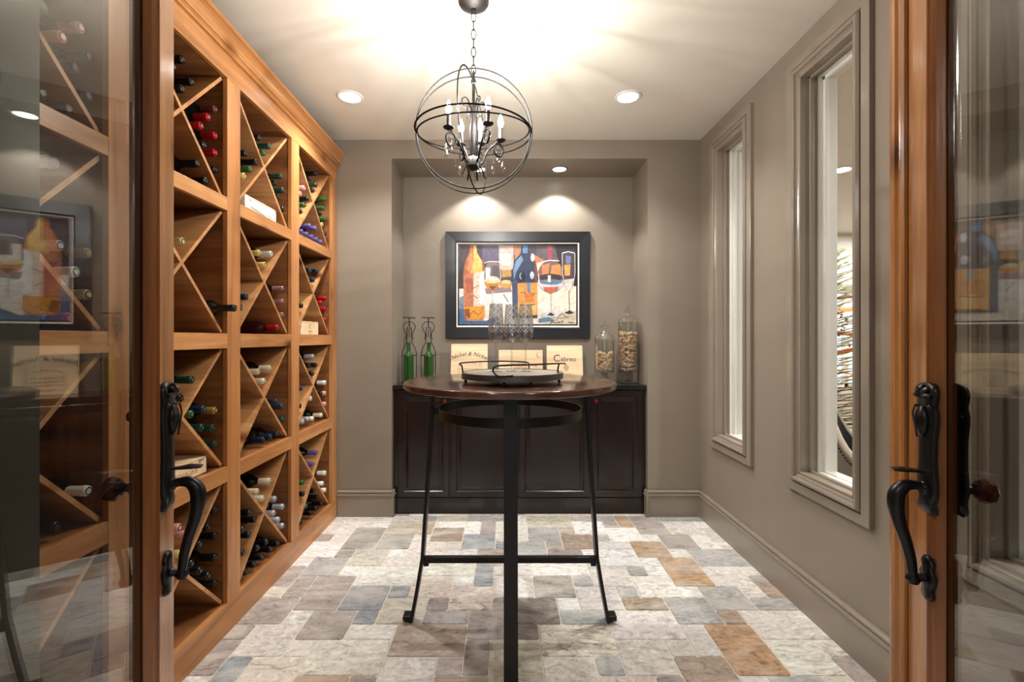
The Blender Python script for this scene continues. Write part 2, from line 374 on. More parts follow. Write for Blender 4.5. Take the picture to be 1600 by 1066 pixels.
YJ = lambda j: F*H/(814.9-CY)-MY*(j-1)
XI = lambda i: -.276+MX*(i-9)
occ = {}; tiles = []
def put(i, j, w, h, c):
    cells = [(a, b) for a in range(i, i+w) for b in range(j, j+h)]
    if any(q in occ for q in cells): return False
    for q in cells: occ[q] = 1
    tiles.append((i, j, w, h, c)); return True
for t in TL.replace('\n', '').split(';'):
    a = t.split(','); put(int(a[0]), int(a[1]), int(a[2]), int(a[3]), a[4])
rt = random.Random(3)
for j in range(-6, 52):
    for i in range(-5, 27):
        if (i, j) in occ: continue
        for (w, h) in rt.sample([(3, 2), (2, 2), (2, 3), (2, 2), (2, 1), (1, 2)], 6)+[(1, 1)]:
            if put(i, j, w, h, rt.choice('WWLLLEGPPBVPG')): break
bm = BM(); cl = bm.loops.layers.float_color.new('tilecol'); rl = bm.loops.layers.float_color.new('tilernd')
g = .0042
for (i, j, w, h, c) in tiles:
    x0, x1 = XI(i)+g, XI(i+w)-g; y1, y0 = YJ(j)-g, YJ(j+h)+g
    if x1 < XL-.1 or x0 > XR+.02 or y0 > YB+.1: continue
    x0, x1, y1 = max(x0, XL), min(x1, XR), min(y1, YB+.1)
    if x1-x0 < .005 or y1-y0 < .005: continue
    k = rt.uniform(.93, 1.07); col = [q*k*rt.uniform(.97, 1.03) for q in rgb(TC[c])[:3]]+[1]
    rnd = (rt.random(), rt.random(), {'V': .95, 'O': .75, 'B': .75, 'D': .5, 'S': .7}.get(c, .62), 1)
    r_ = .011; top = []
    for (cx_, cy_, a0) in ((x1-r_, y1-r_, 0), (x0+r_, y1-r_, 90), (x0+r_, y0+r_, 180), (x1-r_, y0+r_, 270)):
        for k_ in range(4):
            a = R(a0+30*k_); jt = rt.uniform(-.0012, .0012)
            top.append((cx_+(r_+jt)*math.cos(a), cy_+(r_+jt)*math.sin(a)))
    T = [bm.verts.new((x, y, 0)) for x, y in top]; ctr = ((x0+x1)/2, (y0+y1)/2)
    Bv = [bm.verts.new((x+(.0025 if x > ctr[0] else -.0025), y+(.0025 if y > ctr[1] else -.0025), -.0045)) for x, y in top]
    fs = [bm.faces.new(T)]+[bm.faces.new((T[q], Bv[q], Bv[(q+1) % len(T)], T[(q+1) % len(T)])) for q in range(len(T))]
    for f in fs:
        for lp in f.loops: lp[cl] = col; lp[rl] = rnd
fm = mat('travertine_tiles', (.5, .5, .5, 1), .42)
ac = N(fm, 'ShaderNodeAttribute'); ac.attribute_name = 'tilecol'; ar = N(fm, 'ShaderNodeAttribute'); ar.attribute_name = 'tilernd'
tc = N(fm, 'ShaderNodeTexCoord'); vm = N(fm, 'ShaderNodeVectorMath', operation='MULTIPLY'); L(fm, ar.outputs['Color'], vm.inputs[0]); vm.inputs[1].default_value = (37, 53, 29)
va = N(fm, 'ShaderNodeVectorMath', operation='ADD'); L(fm, tc.outputs['Object'], va.inputs[0]); L(fm, vm.outputs[0], va.inputs[1])
mp = N(fm, 'ShaderNodeMapping'); mp.inputs['Scale'].default_value = (1, 2.1, 1); L(fm, va.outputs[0], mp.inputs[0])
n1 = noise(fm, mp.outputs[0], 8, 8, .70, 2.4); n2 = noise(fm, va.outputs[0], 46, 6, .75, .8); n3 = noise(fm, mp.outputs[0], 3.2, 3, .6, 1.0)
veins = ramp(fm, n1, [(.36, (.34, .31, .29, 1)), (.45, (.80, .79, .78, 1)), (.49, (1, .99, .97, 1)), (.54, (.94, .94, .94, 1)), (.60, (1.30, 1.30, 1.30, 1))])
sp = N(fm, 'ShaderNodeSeparateXYZ'); L(fm, ar.outputs['Color'], sp.inputs[0])
mv = N(fm, 'ShaderNodeMixRGB', blend_type='MULTIPLY'); L(fm, sp.outputs[2], mv.inputs[0]); L(fm, ac.outputs['Color'], mv.inputs[1]); L(fm, veins, mv.inputs[2])
m2 = N(fm, 'ShaderNodeMixRGB', blend_type='MULTIPLY'); m2.inputs[0].default_value = .55; L(fm, mv.outputs[0], m2.inputs[1])
L(fm, ramp(fm, n2, [(.34, (.50, .49, .49, 1)), (.50, (.98, .98, .98, 1)), (.64, (1.15, 1.15, 1.15, 1))]), m2.inputs[2])
m3 = N(fm, 'ShaderNodeMixRGB', blend_type='MIX'); L(fm, ramp(fm, n3, [(.45, (0, 0, 0, 1)), (.72, (.55, .55, .55, 1))]), m3.inputs[0]); L(fm, m2.outputs[0], m3.inputs[1]); m3.inputs[2].default_value = lin(232, 228, 222)
L(fm, m3.outputs[0], bsdf(fm).inputs['Base Color']); bump(fm, n2, .35, .002)
M['tiles'] = fm; M['grout'] = mat('pale_grout', lin(226, 219, 206), .8); M['cream_floor'] = mat('oak_floor', lin(150, 120, 92), .35)
n_t = len(bm.faces)
me_faces = list(bm.faces)
bx0 = len(bm.faces); box(bm, XL-.1, XR+.14, -2.2, YB+.5, -.1, -.0035, 1)
mk('floor', bm, ['tiles', 'grout'], kind='structure')

# ---------------------------------------------------------------- room beyond the right wall
bm = BM(); box(bm, XR+.14, 6.6, -2.2, 7.2, -.1, 0); mk('floor', bm, 'cream_floor', kind='structure')
bm = BM(); box(bm, 3.2, 3.9, 6.5, 6.6, 0, CEIL); box(bm, 5.6, 6.6, 6.5, 6.6, 0, CEIL); box(bm, 3.9, 5.6, 6.5, 6.6, 0, .62); box(bm, 3.9, 5.6, 6.5, 6.6, 2.45, CEIL); box(bm, XR+.14, 3.2, 6.5, 6.6, 0, CEIL)
mk('wall_far', bm, 'cream', kind='structure')
bm = BM(); box(bm, 6.5, 6.6, -2.2, 6.5, 0, CEIL); mk('wall_side', bm, 'cream', kind='structure')
bm = BM(); prism(bm, [(6.5, 2.60), (6.48, 2.60), (6.44, 2.64), (6.5, 2.66)], 'x', XR+.2, 6.5); mk('trim_2', bm, 'white', kind='structure')
w4 = root('window_4', (4.75, 6.5, .62), kind='structure')
bm = BM(); 
for x in (-.85, -.03, .79): box(bm, x, x+.06, -.02, .05, 0, 1.83)
for z in (0, .9, 1.77): box(bm, -.85, .85, -.02, .05, z, z+.06)
mk('frame', bm, 'white', w4, bevel=.004)
bm = BM(); box(bm, -.85, .85, .06, .065, 0, 1.83); mk('pane', bm, 'sky', w4)
bm = BM()
box(bm, -.95, .95, -.06, -.03, 1.42, 2.0); mk('roman_shade', bm, 'shade', w4, bevel=.004)
bm = BM(); box(bm, -.95, .95, -.075, -.025, 1.30, 1.43); mk('shade_shadow', bm, 'shadowg', w4, bevel=.01)  # dark band standing in for the shadow below the valance
t = root('ceiling_light', (2.902, 4.017, CEIL), label='recessed round ceiling light in the room beyond the window', cat='ceiling light')
bm = BM(); lathe(bm, [(.095, 0), (.095, -.006), (.068, -.008), (.066, -.002)], 32); mk('trim_ring', bm, 'white', t, True)
bm = BM(); lathe(bm, [(0, -.004), (.066, -.004)], 32); mk('lens', bm, 'lens', t)
for (x, y) in ((2.902, 4.017), (4.6, 4.2), (2.9, 1.6), (4.8, 5.6)): disk_light('room_lamp_and_fill', (x, y, CEIL-.02), P_ROOM, .16)  # first sits at the visible fixture, the rest are added to light the room

# dining chair seen through the window
ch = root('barrel_chair', (2.50, 3.06, 0), R(-40), 'black velvet barrel chair with grey back and nailhead trim beyond window', 'chair')
bm = BM(); bm2 = BM(); bm3 = BM(); bm4 = BM()
def shell(a): return .30+.0*a
NA = 28; outer, inner, rim = [], [], []
for k in range(NA+1):
    a = R(60+240*k/NA); s = math.cos((a-math.pi))            # 1 at the middle of the back
    top = .50+.38*max(0, s)**3
    outer.append((.33*math.cos(a), .33*math.sin(a), top)); inner.append((.295*math.cos(a), .295*math.sin(a), top))
for k in range(NA):
    o0_, o1_, i0_, i1_ = outer[k], outer[k+1], inner[k], inner[k+1]
    q = [bm.verts.new(p) for p in ((o0_[0]*.86, o0_[1]*.86, .22), (o1_[0]*.86, o1_[1]*.86, .22), o1_, o0_)]; bm.faces.new(q)
    q = [bm2.verts.new(p) for p in ((i0_[0], i0_[1], .42), (i1_[0], i1_[1], .42), i1_, i0_)]; bm2.faces.new(q)
bmesh.ops.remove_doubles(bm, verts=bm.verts, dist=1e-4); bmesh.ops.remove_doubles(bm2, verts=bm2.verts, dist=1e-4)
tube(bm3, [((p[0]+q[0])/2, (p[1]+q[1])/2, p[2]) for p, q in zip(outer, inner)], .020, 8)
for k in range(0, 90):
    a = R(60+240*k/90); s = math.cos(a-math.pi); top = .50+.38*max(0, s)**3
    rr = .33; lathe(bm4, [(0, -.006), (.006, -.003), (.006, .003), (0, .006)], 6, (rr*math.cos(a), rr*math.sin(a), top-.045))
mk('back_shell', bm, 'greyfab', ch, True); mk('inner_back', bm2, 'velvet', ch, True); mk('rolled_edge', bm3, 'beigefab', ch, True); mk('nailheads', bm4, 'nail', ch, True)
bm = BM(); lathe(bm, [(0, .30), (.27, .30), (.275, .42), (.26, .47), (0, .48)], 32); mk('seat', bm, 'velvet', ch, True)
for (x, y) in ((.18, .18), (.18, -.18), (-.18, .18), (-.18, -.18)):
    bm = BM(); lathe(bm, [(.014, 0), (.022, .30)], 10, (x, y, 0)); mk('leg', bm, 'nail', ch, True)

# fir tree with frosted tips, berries and ribbon
tr = root('fir_tree', (3.44, 4.95, 0), 0, 'frosted christmas fir with red berries and orange ribbon behind barrel chair', 'tree')
bm = BM(); lathe(bm, [(.05, 0), (.035, 1.2), (.008, 2.15)], 10); mk('trunk', bm, 'trunk', tr, True)
rf = random.Random(11); bmA, bmB, bmT = BM(), BM(), BM(); tips = []
for k in range(200):
    z = .35+1.85*(k/200)**1.25; L_ = .78*(1-(z-.35)/1.95)**.85+.06; a = k*2.399; dx, dy = math.cos(a), math.sin(a)
    p0 = Vector((0, 0, z)); p1 = Vector((dx*L_, dy*L_, z-.10*L_+.05)); p1.z += .22*L_; tube(bmT, [p0, p1], [.005, .0015], 4); tips.append(p1)
    for q in range(30):
        t_ = .22+.78*q/29; p = p0.lerp(p1, t_); tgt = bmB if (t_ > .45) else bmA
        for sgn in (-1, 1, 0):
            d = Vector((dx*.7-sgn*dy*.8, dy*.7+sgn*dx*.8, rf.uniform(-.1, .5))).normalized()*rf.uniform(.03, .06)
            s_ = Vector((-d.y, d.x, .3)).normalized()*.0026
            v = [tgt.verts.new(w_) for w_ in (p-s_, p+s_, p+d)]; tgt.faces.new(v)
mk('branches', bmT, 'trunk', tr); mk('needles', bmA, 'fir', tr, kind='stuff'); mk('frosted_needles', bmB, 'fir2', tr, kind='stuff')
bm = BM()
for k in range(0, 150, 3):
    p = tips[k]*.93
    for q in range(4): lathe(bm, [(0, -.013), (.012, -.004), (.012, .005), (0, .013)], 6, p+Vector((rf.uniform(-.03, .03), rf.uniform(-.03, .03), rf.uniform(0, .05))))
mk('berries', bm, 'berry', tr, True, kind='stuff')
bm = BM(); pts = []
for k in range(160):
    z = .45+1.4*k/160; L_ = (.78*(1-(z-.35)/1.95)**.85+.06)*.9; a = k*.13; pts.append((L_*math.cos(a), L_*math.sin(a), z+.02*math.sin(k*.7)))
tube(bm, pts, .022, 6, flat=.15); mk('ribbon', bm, 'ribbon', tr, True)

# ---------------------------------------------------------------- wine rack
RX, RXB = -1.225, -1.565
BAYS = [(.923, 1.440), (1.540, 2.057), (2.157, 2.674), (2.773, 3.297)]; ROWS = [(.134, .671), (.739, 1.260), (1.326, 1.868), (1.927, 2.456)]   # bottom to top
RY0, RY1 = .823, 3.398
rack = root('wine_rack', (RX, 2.1, 0), 0, 'knotty alder wine rack with crossed dividers filling the left wall', 'wine rack')
def rk(bm): bmesh.ops.translate(bm, verts=bm.verts, vec=(-RX, -2.1, 0)); return bm
posts = [(RY0, .923), (1.440, 1.540), (2.057, 2.157), (2.674, 2.773), (3.297, RY1)]
for (a, b) in posts:
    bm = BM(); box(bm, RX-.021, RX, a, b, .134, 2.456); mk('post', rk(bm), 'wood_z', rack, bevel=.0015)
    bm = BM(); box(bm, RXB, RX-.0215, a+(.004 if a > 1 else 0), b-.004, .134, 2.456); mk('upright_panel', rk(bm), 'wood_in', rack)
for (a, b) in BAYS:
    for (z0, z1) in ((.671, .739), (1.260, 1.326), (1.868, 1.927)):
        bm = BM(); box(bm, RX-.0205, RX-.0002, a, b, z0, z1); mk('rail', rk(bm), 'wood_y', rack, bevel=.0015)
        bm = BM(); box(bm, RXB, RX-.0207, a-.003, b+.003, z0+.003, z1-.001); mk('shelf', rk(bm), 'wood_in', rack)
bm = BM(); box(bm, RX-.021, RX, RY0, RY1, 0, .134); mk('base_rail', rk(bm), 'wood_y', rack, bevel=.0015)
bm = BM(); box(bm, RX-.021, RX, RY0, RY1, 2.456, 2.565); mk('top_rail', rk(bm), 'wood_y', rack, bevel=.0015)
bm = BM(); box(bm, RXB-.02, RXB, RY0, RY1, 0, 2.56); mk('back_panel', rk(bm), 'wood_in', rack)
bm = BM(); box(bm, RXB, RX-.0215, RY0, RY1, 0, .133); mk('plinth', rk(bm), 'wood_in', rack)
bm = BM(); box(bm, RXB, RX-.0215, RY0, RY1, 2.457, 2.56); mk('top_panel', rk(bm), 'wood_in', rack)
cp = [(-1.226, 2.556), (-1.212, 2.556), (-1.208, 2.562), (-1.212, 2.569), (-1.218, 2.572), (-1.211, 2.577), (-1.203, 2.579), (-1.200, 2.586), (-1.203, 2.592), (-1.199, 2.598),
      (-1.197, 2.610), (-1.192, 2.622), (-1.183, 2.631), (-1.175, 2.634), (-1.172, 2.640), (-1.172, 2.650), (-1.30, 2.650), (-1.30, 2.565), (-1.226, 2.565)]
bm = BM(); prism(bm, cp, 'y', RY0, RY1+.012); mk('crown_moulding', rk(bm), 'wood_y', rack)
TB = .009
for bi, (a, b) in enumerate(BAYS):
    for ri, (z0, z1) in enumerate(ROWS):
        for (za, zb) in ((z0, z1), (z1, z0)):
            bm = BM(); d = Vector((b-a, zb-za)).normalized(); n_ = Vector((-d.y, d.x))*TB
            e = .006
            p = [(a+e*d.x+n_.x, za+e*d.y+n_.y), (b-e*d.x+n_.x, zb-e*d.y+n_.y), (b-e*d.x-n_.x, zb-e*d.y-n_.y), (a+e*d.x-n_.x, za+e*d.y-n_.y)]
            p = [(min(max(u, a+.0005), b-.0005), min(max(v, z0+.0005), z1-.0005)) for u, v in p]
            prism(bm, p, 'x', RXB+.001, RX-.023+(.0007 if zb > za else 0)); mk('cross_board', rk(bm), 'wood_in' if False else 'wood_x', rack) if 'wood_x' in M else (M.__setitem__('wood_x', wood('alder_cross_board', lin(134, 88, 50), lin(184, 132, 84), lin(210, 162, 112), 'x', .42)), mk('cross_board', rk(bm), 'wood_x', rack))

# wine bottles: tip pixel in the photo -> resting place on its cell; then pushed apart so none overlap
BOT = {(0, 3): "68,10,green;129,51,pink;100,62,pink;154,99.5,navy;127,112,navy;156,158,navy;77,151,black;118,174.5,black",
 (0, 2): "86.6,254,black;95,384,silver;156.6,401,gold;121.6,425,white;163,461,foil;120,502,red;76,501,navy",
 (0, 1): "153.6,777,white;89,836,black",
 (1, 3): "286,93,black;273,104.6,black;301,128,black;286,138.6,black;345,183,maroon;333,197,red;318,207,red;345,227,red;332,239.6,black;345,269,red;346,289,black;315.5,265,black;326,283,black;211,140,cream;211,190,yellow",
 (2, 3): "406,216,black;422.5,231,dark green;414,241,green;385,240,black;402.5,254,black;393,265,green;382.6,275.5,yellow;441,282,dark green;433,291.5,black;447,302.5,dark green;441,312,black;447,332,black",
 (3, 3): "495,274,black;487,282.5,black;495,292,dark green;492.5,300,black;478.5,294,pink;472,302,pink;484,312,black;476.6,322,green;473,331,black;511,321,green;509,329.5,green;503,339,black;511,345,green;509,356,foil;511,370,black;485,355,purple;495,362,purple;473,365,purple;482,369,purple;490,372.6,purple;499,378,purple;506.6,382,purple",
 (1, 2): "286.4,377.7,foil;378,494,black;213,412.6,cream;213,447,red;213,473,red",
 (2, 2): "409,401,yellow;428,404,white;417.5,420,yellow;386.6,469.5,navy;383,487,navy;448.5,456,mauve;444,473,mauve;451,493,mauve;434.5,514.5,red",
 (3, 2): "487,427,navy;498.5,429,navy;492.5,442,navy;474.5,482,black;505,473,red;514,475,red;510,487,red;514,501,red",
 (1, 1): "305,599,dark green;286,625,black;309.6,650,navy;347,660,gold;322.5,671,dark green;335.5,686,dark green;347,702.5,dark green;295,659,green",
 (2, 1): "405,581,cream;425,578.6,cream;416,599.5,cream;433,628,navy;442,643,navy;449.6,657,dark green;415,694,navy;428,688.5,navy;443,683.5,navy;377,687,gold",
 (3, 1): "491,560,silver;495.5,573,black;485,573,black;491,587,black;471.5,606.6,navy;486,621,cream;471,636.6,black;513,612,white;508,614,black;510,626,pink;513.6,636,pink;511,657.6,cream;489.5,665,cream;483.5,655,silver;474.5,659,silver",
 (1, 0): "300,840,pink;284,827,pink;285,872.6,yellow;346,838.6,black;333,868,black;348,878.5,black;313,878.5,black;325,898,black;333,908.5,black;346,917,black;291,895,black;300,902,black;314,915,black",
 (2, 0): "424.4,755,cream;404,768.7,cream;413.6,781,cream;431,783,silver;449,792,silver;433,805,silver;440.6,815,silver;449,825,silver;393,803.7,black;399.6,812,black;382,829.6,black;391,837,black;381,864,black;422,855.5,black;438.4,852,black;404,864,black;427.6,863,black;409,879,black;397.4,891,black;385.5,903,black",
 (3, 0): "498,712,purple;491,728,purple;512.4,740,white;507.4,757.5,white;512.4,767,white;474.4,757,green;476,771.5,black;474.4,791,green;495.5,776.5,black;504,778,black;485,792,black;499,795,black;509,791,black;494,802,black;475,814,black;484,812,black;473.6,822,black"}
def bottle_mesh():
    body = BM(); lathe(body, [(0, -.300), (.030, -.300), (.0355, -.294), (.0355, -.115), (.033, -.098), (.020, -.080), (.0145, -.066), (.0140, -.030), (.0135, -.006), (.0, -.006)], 20, axis='x')
    cap = BM(); lathe(cap, [(.0150, -.060), (.0152, -.030), (.0150, -.022), (.0162, -.021), (.0162, -.007), (.0150, -.002), (.0125, 0)], 18, axis='x'); 
    for f in cap.faces: f.material_index = 0
    lathe(cap, [(.0125, 0.0), (.0085, -.0001), (.0085, .0009), (0, .0009)], 18, axis='x', mi=1)
    return body, cap
bb_, cc_ = bottle_mesh()
proto = {}
def mesh_of(bm, name, mats):
    bmesh.ops.recalc_face_normals(bm, faces=bm.faces); me = bpy.data.meshes.new(name); bm.to_mesh(me); me.shade_smooth(); me.set_sharp_from_angle(angle=R(40))
    for m in mats: me.materials.append(M[m])
    return me
body_me = {'d': mesh_of(bb_, 'bottle_body', ['darkglass'])}
body_me['g'] = body_me['d'].copy(); body_me['g'].materials[0] = mat('olive_bottle_glass', lin(60, 74, 34), .1); body_me['w'] = body_me['d'].copy(); body_me['w'].materials[0] = mat('burgundy_bottle_glass', lin(48, 12, 16), .1)
cap_me = {k: mesh_of(cc_, 'capsule', ['cap_'+k, 'tip_'+k]) for k in CAP}
bb_.free(); cc_.free()
RN = ['bottom row', 'third row', 'second row', 'top row']; BN = ['bay behind door glass', 'near bay', 'middle bay', 'far bay']
ORD = ['highest', 'second highest', 'third highest', 'fourth highest', 'fifth highest', 'sixth highest', 'seventh highest', 'eighth highest', 'ninth highest', 'tenth highest']
for (bi, ri), s in BOT.items():
    (ya, yb), (z0, z1) = BAYS[bi], ROWS[ri]; L_ = []
    for q in s.split(';'):
        px, py, c = q.split(','); px, py = float(px), float(py); xt = -1.252
        if c == 'black' and (px, py) == (378, 494): xt = -1.168
        Y = F*xt/(px-CX); L_.append([Y, H-(py-CY)*Y/F, c, xt])
    cy, cz = (ya+yb)/2, (z0+z1)/2; hw, hh = (yb-ya)/2, (z1-z0)/2; rb = .0375
    def wedge(b):
        u, v = (b[0]-cy)/hw, (b[1]-cz)/hh
        return ('right' if u > 0 else 'left') if abs(u) > abs(v) else ('upper' if v > 0 else 'lower')
    wg = [wedge(b) for b in L_]
    dl = math.hypot(hw, hh); n1_ = (-hh/dl, hw/dl); n2_ = (hh/dl, hw/dl)
    sg = {'upper': (1, 1), 'lower': (-1, -1), 'left': (1, -1), 'right': (-1, 1)}
    crates = {(2, 3): (.04+2.1-2.1, )}
    for it in range(120):
        for i, b in enumerate(L_):
            for j in range(i+1, len(L_)):
                c2 = L_[j]; dy, dz = c2[0]-b[0], c2[1]-b[1]; d = math.hypot(dy, dz) or 1e-5
                if d < .0745:
                    m_ = (.0745-d)/2*.6; b[0] -= dy/d*m_; b[1] -= dz/d*m_; c2[0] += dy/d*m_; c2[1] += dz/d*m_
            for nn, s_ in ((n1_, sg[wg[i]][0]), (n2_, sg[wg[i]][1])):
                dd = ((b[0]-cy)*nn[0]+(b[1]-cz)*nn[1])*s_; need = rb+TB+.001
                if dd < need: b[0] += nn[0]*s_*(need-dd); b[1] += nn[1]*s_*(need-dd)
            b[0] = min(max(b[0], ya+rb+.001), yb-rb-.001); b[1] = min(max(b[1], z0+rb), z1-rb-.001)
    keep = []
    for i, b in enumerate(L_):
        if all(math.hypot(b[0]-L_[k][0], b[1]-L_[k][1]) > .0722 for k in keep): keep.append(i)
    wg = [wg[i] for i in keep]; L_ = [L_[i] for i in keep]
    keys = {}
    for i, b in enumerate(L_): keys.setdefault((wg[i], b[2]), []).append(i)
    for (w_, c_), ids in keys.items():
        ids.sort(key=lambda i: -L_[i][1])
        for rank, i in enumerate(ids):
            b = L_[i]
            kind_ = 'g' if c_ in ('green', 'yellow') else ('w' if (c_ == 'red' and bi == 2) else 'd')
            o = bpy.data.objects.new('wine_bottle', body_me[kind_]); C.objects.link(o); o.location = (b[3], b[0], b[1]); o.rotation_euler = (rt.uniform(0, 6.28), 0, 0)
            cpo = bpy.data.objects.new('capsule', cap_me[c_]); C.objects.link(cpo); cpo.parent = o
            pos = '' if len(ids) == 1 else ', '+('lowest' if rank == len(ids)-1 else ORD[min(rank, 9)])
            adj = {'foil': 'pale foil', 'silver': 'silver grey'}.get(c_, c_)
            tag(o, '%s capped bottle%s in %s wedge, %s, %s' % (adj, pos, w_, RN[ri], BN[bi]), 'wine bottle', 'wine bottles in the rack')

# wooden wine crates in the rack
def rack_crate(y0, y1, z0, h, matn, label, marks):
    r = root('wine_crate', (-1.262, (y0+y1)/2, z0), 0, label, 'wine crate'); w = (y1-y0)/2
    bm = BM(); box(bm, -.25, 0, -w, w, .001, h); mk('box', bm, matn, r, bevel=.002)
    bm = BM(); box(bm, .0002, .0012, -w+.003, w-.003, h-.006, h-.004); mk('lid_seam', bm, 'inkl', r)
    for (s, size, yy, zz, ink, sh) in marks: text('lettering', s, size, ink, r, (.0006, yy, zz), (R(90), 0, R(90)), sh)
    return r
rack_crate(1.63, 1.970, .7395, .070, 'crate', 'stencilled pine wine crate in near bay of rack, third row', [('2011', .018, .135, .058, 'ink', 0), ('AC', .012, .125, .044, 'ink', 0), ('BERTHAGNY', .030, .03, .024, 'inkl', 0)])
c2 = rack_crate(2.262, 2.570, 1.9275, .080, 'crate2', 'white painted wooden wine crate in middle bay of rack, top row', [('DNE', .016, -.11, .062, 'greyink', 0), ('EL', .02, .10, .03, 'greyink', .3)])
bm = BM(); tube(bm, smooth_path([(.0012, -.10, .030), (.0012, -.02, .024), (.0012, .03, .020), (.0012, .06, .030), (.0012, .09, .020)]), .0012, 4); mk('scroll_mark', bm, 'greyink', c2)
c3 = rack_crate(2.884, 3.150, 1.3265, .086, 'crate', 'small pine wine crate with round seal in far bay, second row', [('DOMAINE', .014, .0, .022, 'inkl', 0), ('2009', .010, .0, .010, 'inkl', 0)])
bm = BM(); tube(bm, [(.0012, .013*math.cos(k*.5236), .060+.013*math.sin(k*.5236)) for k in range(12)], .0016, 4, True); tube(bm, [(.0012, .004*math.cos(k), .040+.004*math.sin(k)) for k in range(6)], .002, 4, True); mk('seal', bm, 'inkl', c3)

# ---------------------------------------------------------------- niche cabinet
CB = root('niche_cabinet', (.108, 3.46, 0), 0, 'espresso cabinet with four raised panel doors in the wall niche', 'cabinet')
cx0, cx1 = NX0+.004-.108, NX1-.004-.108
bm = BM(); box(bm, cx0, cx1, .0, .34, .0, .925); mk('body', bm, 'cab', CB)
bm = BM(); box(bm, cx0, cx1, -.005, .0, .0, .118); box(bm, cx0, cx1, -.008, .0, .112, .122); mk('toe_board', bm, 'cab', CB, bevel=.002)
def panel_door(x0, x1, z0, z1, knob):
    w, h = x1-x0, z1-z0; bm = BM()
    prof = [(0, .0), (0, -.018), (.004, -.020), (.040, -.020), (.046, -.013), (.052, -.011), (.056, -.011), (.078, -.019), (.082, -.019)]
    rings = []
    for t, d in prof: rings.append([bm.verts.new(v) for v in ((t, d, t), (w-t, d, t), (w-t, d, h-t), (t, d, h-t))])
    for i in range(len(rings)-1):
        for k in range(4): bm.faces.new((rings[i][k], rings[i][(k+1) % 4], rings[i+1][(k+1) % 4], rings[i+1][k]))
    bm.faces.new(rings[-1]); bm.faces.new(rings[0][::-1])
    d = mk('door', bm, 'cab', CB, loc=(x0, 0, z0))
    bm = BM(); kx = w-.028 if knob == 'r' else .028
    lathe(bm, [(.007, 0), (.006, .010)], 12, (kx, -.030, h-.075), 'y')
    lathe(bm, [(.006, -.008), (.015, -.004), (.016, .002), (.010, .008), (0, .009)], 8, (kx, -.034, h-.075), 'y'); k = mk('knob', bm, 'amber', d); k['label'] = 'faceted red glass knob'
for (a, b, kn) in ((-.790, -.416, 'r'), (-.3985, .094, 'r'), (.108, .6255, 'r'), (.6435, 1.0135, 'l')):
    panel_door(a-.108, b-.108, .131, .915, kn)
bm = BM(); box(bm, cx0-.001, cx1+.001, -.030, .346, .926, .9587)
ct = mk('worktop', bm, 'cabtop', bevel=.006, seg=3, loc=(.108, 3.46, 0)); tag(ct, 'black worktop over the dark niche cabinet', 'countertop')
CT = .9588

# framed painting
PX0, PX1, PZ0, PZ1 = -.4835, .6915, 1.3076, 2.1707
FR = root('framed_painting', ((PX0+PX1)/2, YN-.002, PZ0), 0, 'charcoal framed painting of wine bottles and glasses on niche wall', 'painting')
w, h = (PX1-PX0)/2, PZ1-PZ0
def frame_ring(bm, o_, i_, d0, d1, dd=None):
    pr = [(o_, 0), (o_, d0), ((o_+i_)/2, (d0+d1)/2 if dd is None else dd), (i_, d1), (i_, 0)]
    rings = [[bm.verts.new((-w+t, -d, t)), bm.verts.new((w-t, -d, t)), bm.verts.new((w-t, -d, h-t)), bm.verts.new((-w+t, -d, h-t))] for t, d in pr]
    for i in range(len(rings)-1):
        for k in range(4): bm.faces.new((rings[i][k], rings[i][(k+1) % 4], rings[i+1][(k+1) % 4], rings[i+1][k]))
bm = BM(); frame_ring(bm, 0, .080, .026, .022); mk('frame', bm, 'frame', FR)
bm = BM(); frame_ring(bm, .080, .088, .024, .020); frame_ring(bm, .098, .110, .013, .012); mk('inner_frame', bm, 'frame2', FR)
bm = BM(); frame_ring(bm, .087, .099, .018, .016); mk('fillet', bm, 'fillet', FR)
AX0, AX1, AZ0, AZ1 = -w+.108, w-.108, .108, h-.108
PC = {}
def pm(c, var=.25):
    key = tuple(c)
    if key in PC: return PC[key]
    m = mat('painted_%d_%d_%d' % key, lin(*c), .5); v = coords(m, (1, 1, 1)); n = noise(m, v, 22, 5, .7, 1.4)
    a = tuple(q*(1-var) for q in lin(*c)[:3])+(1,); b = tuple(min(1, q*(1+var)) for q in lin(*c)[:3])+(1,)
    L(m, ramp(m, n, [(.35, a), (.65, b)]), bsdf(m).inputs['Base Color']); PC[key] = m; return m
pmats = []; pb = BM(); layer = [0]
def mi_of(c):
    m = pm(c)
    if m not in pmats: pmats.append(m)
    return pmats.index(m)
def pp(u, v):                                        # painting coordinates: 165..1250 across, 168..885 down
    return (AX0+(u-165)/1085*(AX1-AX0), AZ1-(v-168)/717*(AZ1-AZ0))
def poly(pts, c):
    layer[0] += 1; y = -.006-.00004*layer[0]
    pts = [(min(max(u, 165), 1250), min(max(v, 168), 885)) for u, v in pts]
    vs = [pb.verts.new((pp(u, v)[0], y, pp(u, v)[1])) for u, v in pts]
    pb.faces.new(vs).material_index = mi_of(c)
def ell(cx_, cy_, rx, ry, c, a0=0, a1=360, n=28):
    poly([(cx_+rx*math.cos(R(a0+(a1-a0)*k/n)), cy_+ry*math.sin(R(a0+(a1-a0)*k/n))) for k in range(n+(0 if a1-a0 == 360 else 1))], c)
def line(pts, wd_, c):
    for (a, b) in zip(pts[:-1], pts[1:]):
        d = Vector((b[0]-a[0], b[1]-a[1])); 
        if d.length < 1e-3: continue
        d.normalize(); q = (-d.y*wd_/2, d.x*wd_/2)
        poly([(a[0]+q[0], a[1]+q[1]), (b[0]+q[0], b[1]+q[1]), (b[0]-q[0], b[1]-q[1]), (a[0]-q[0], a[1]-q[1])], c)
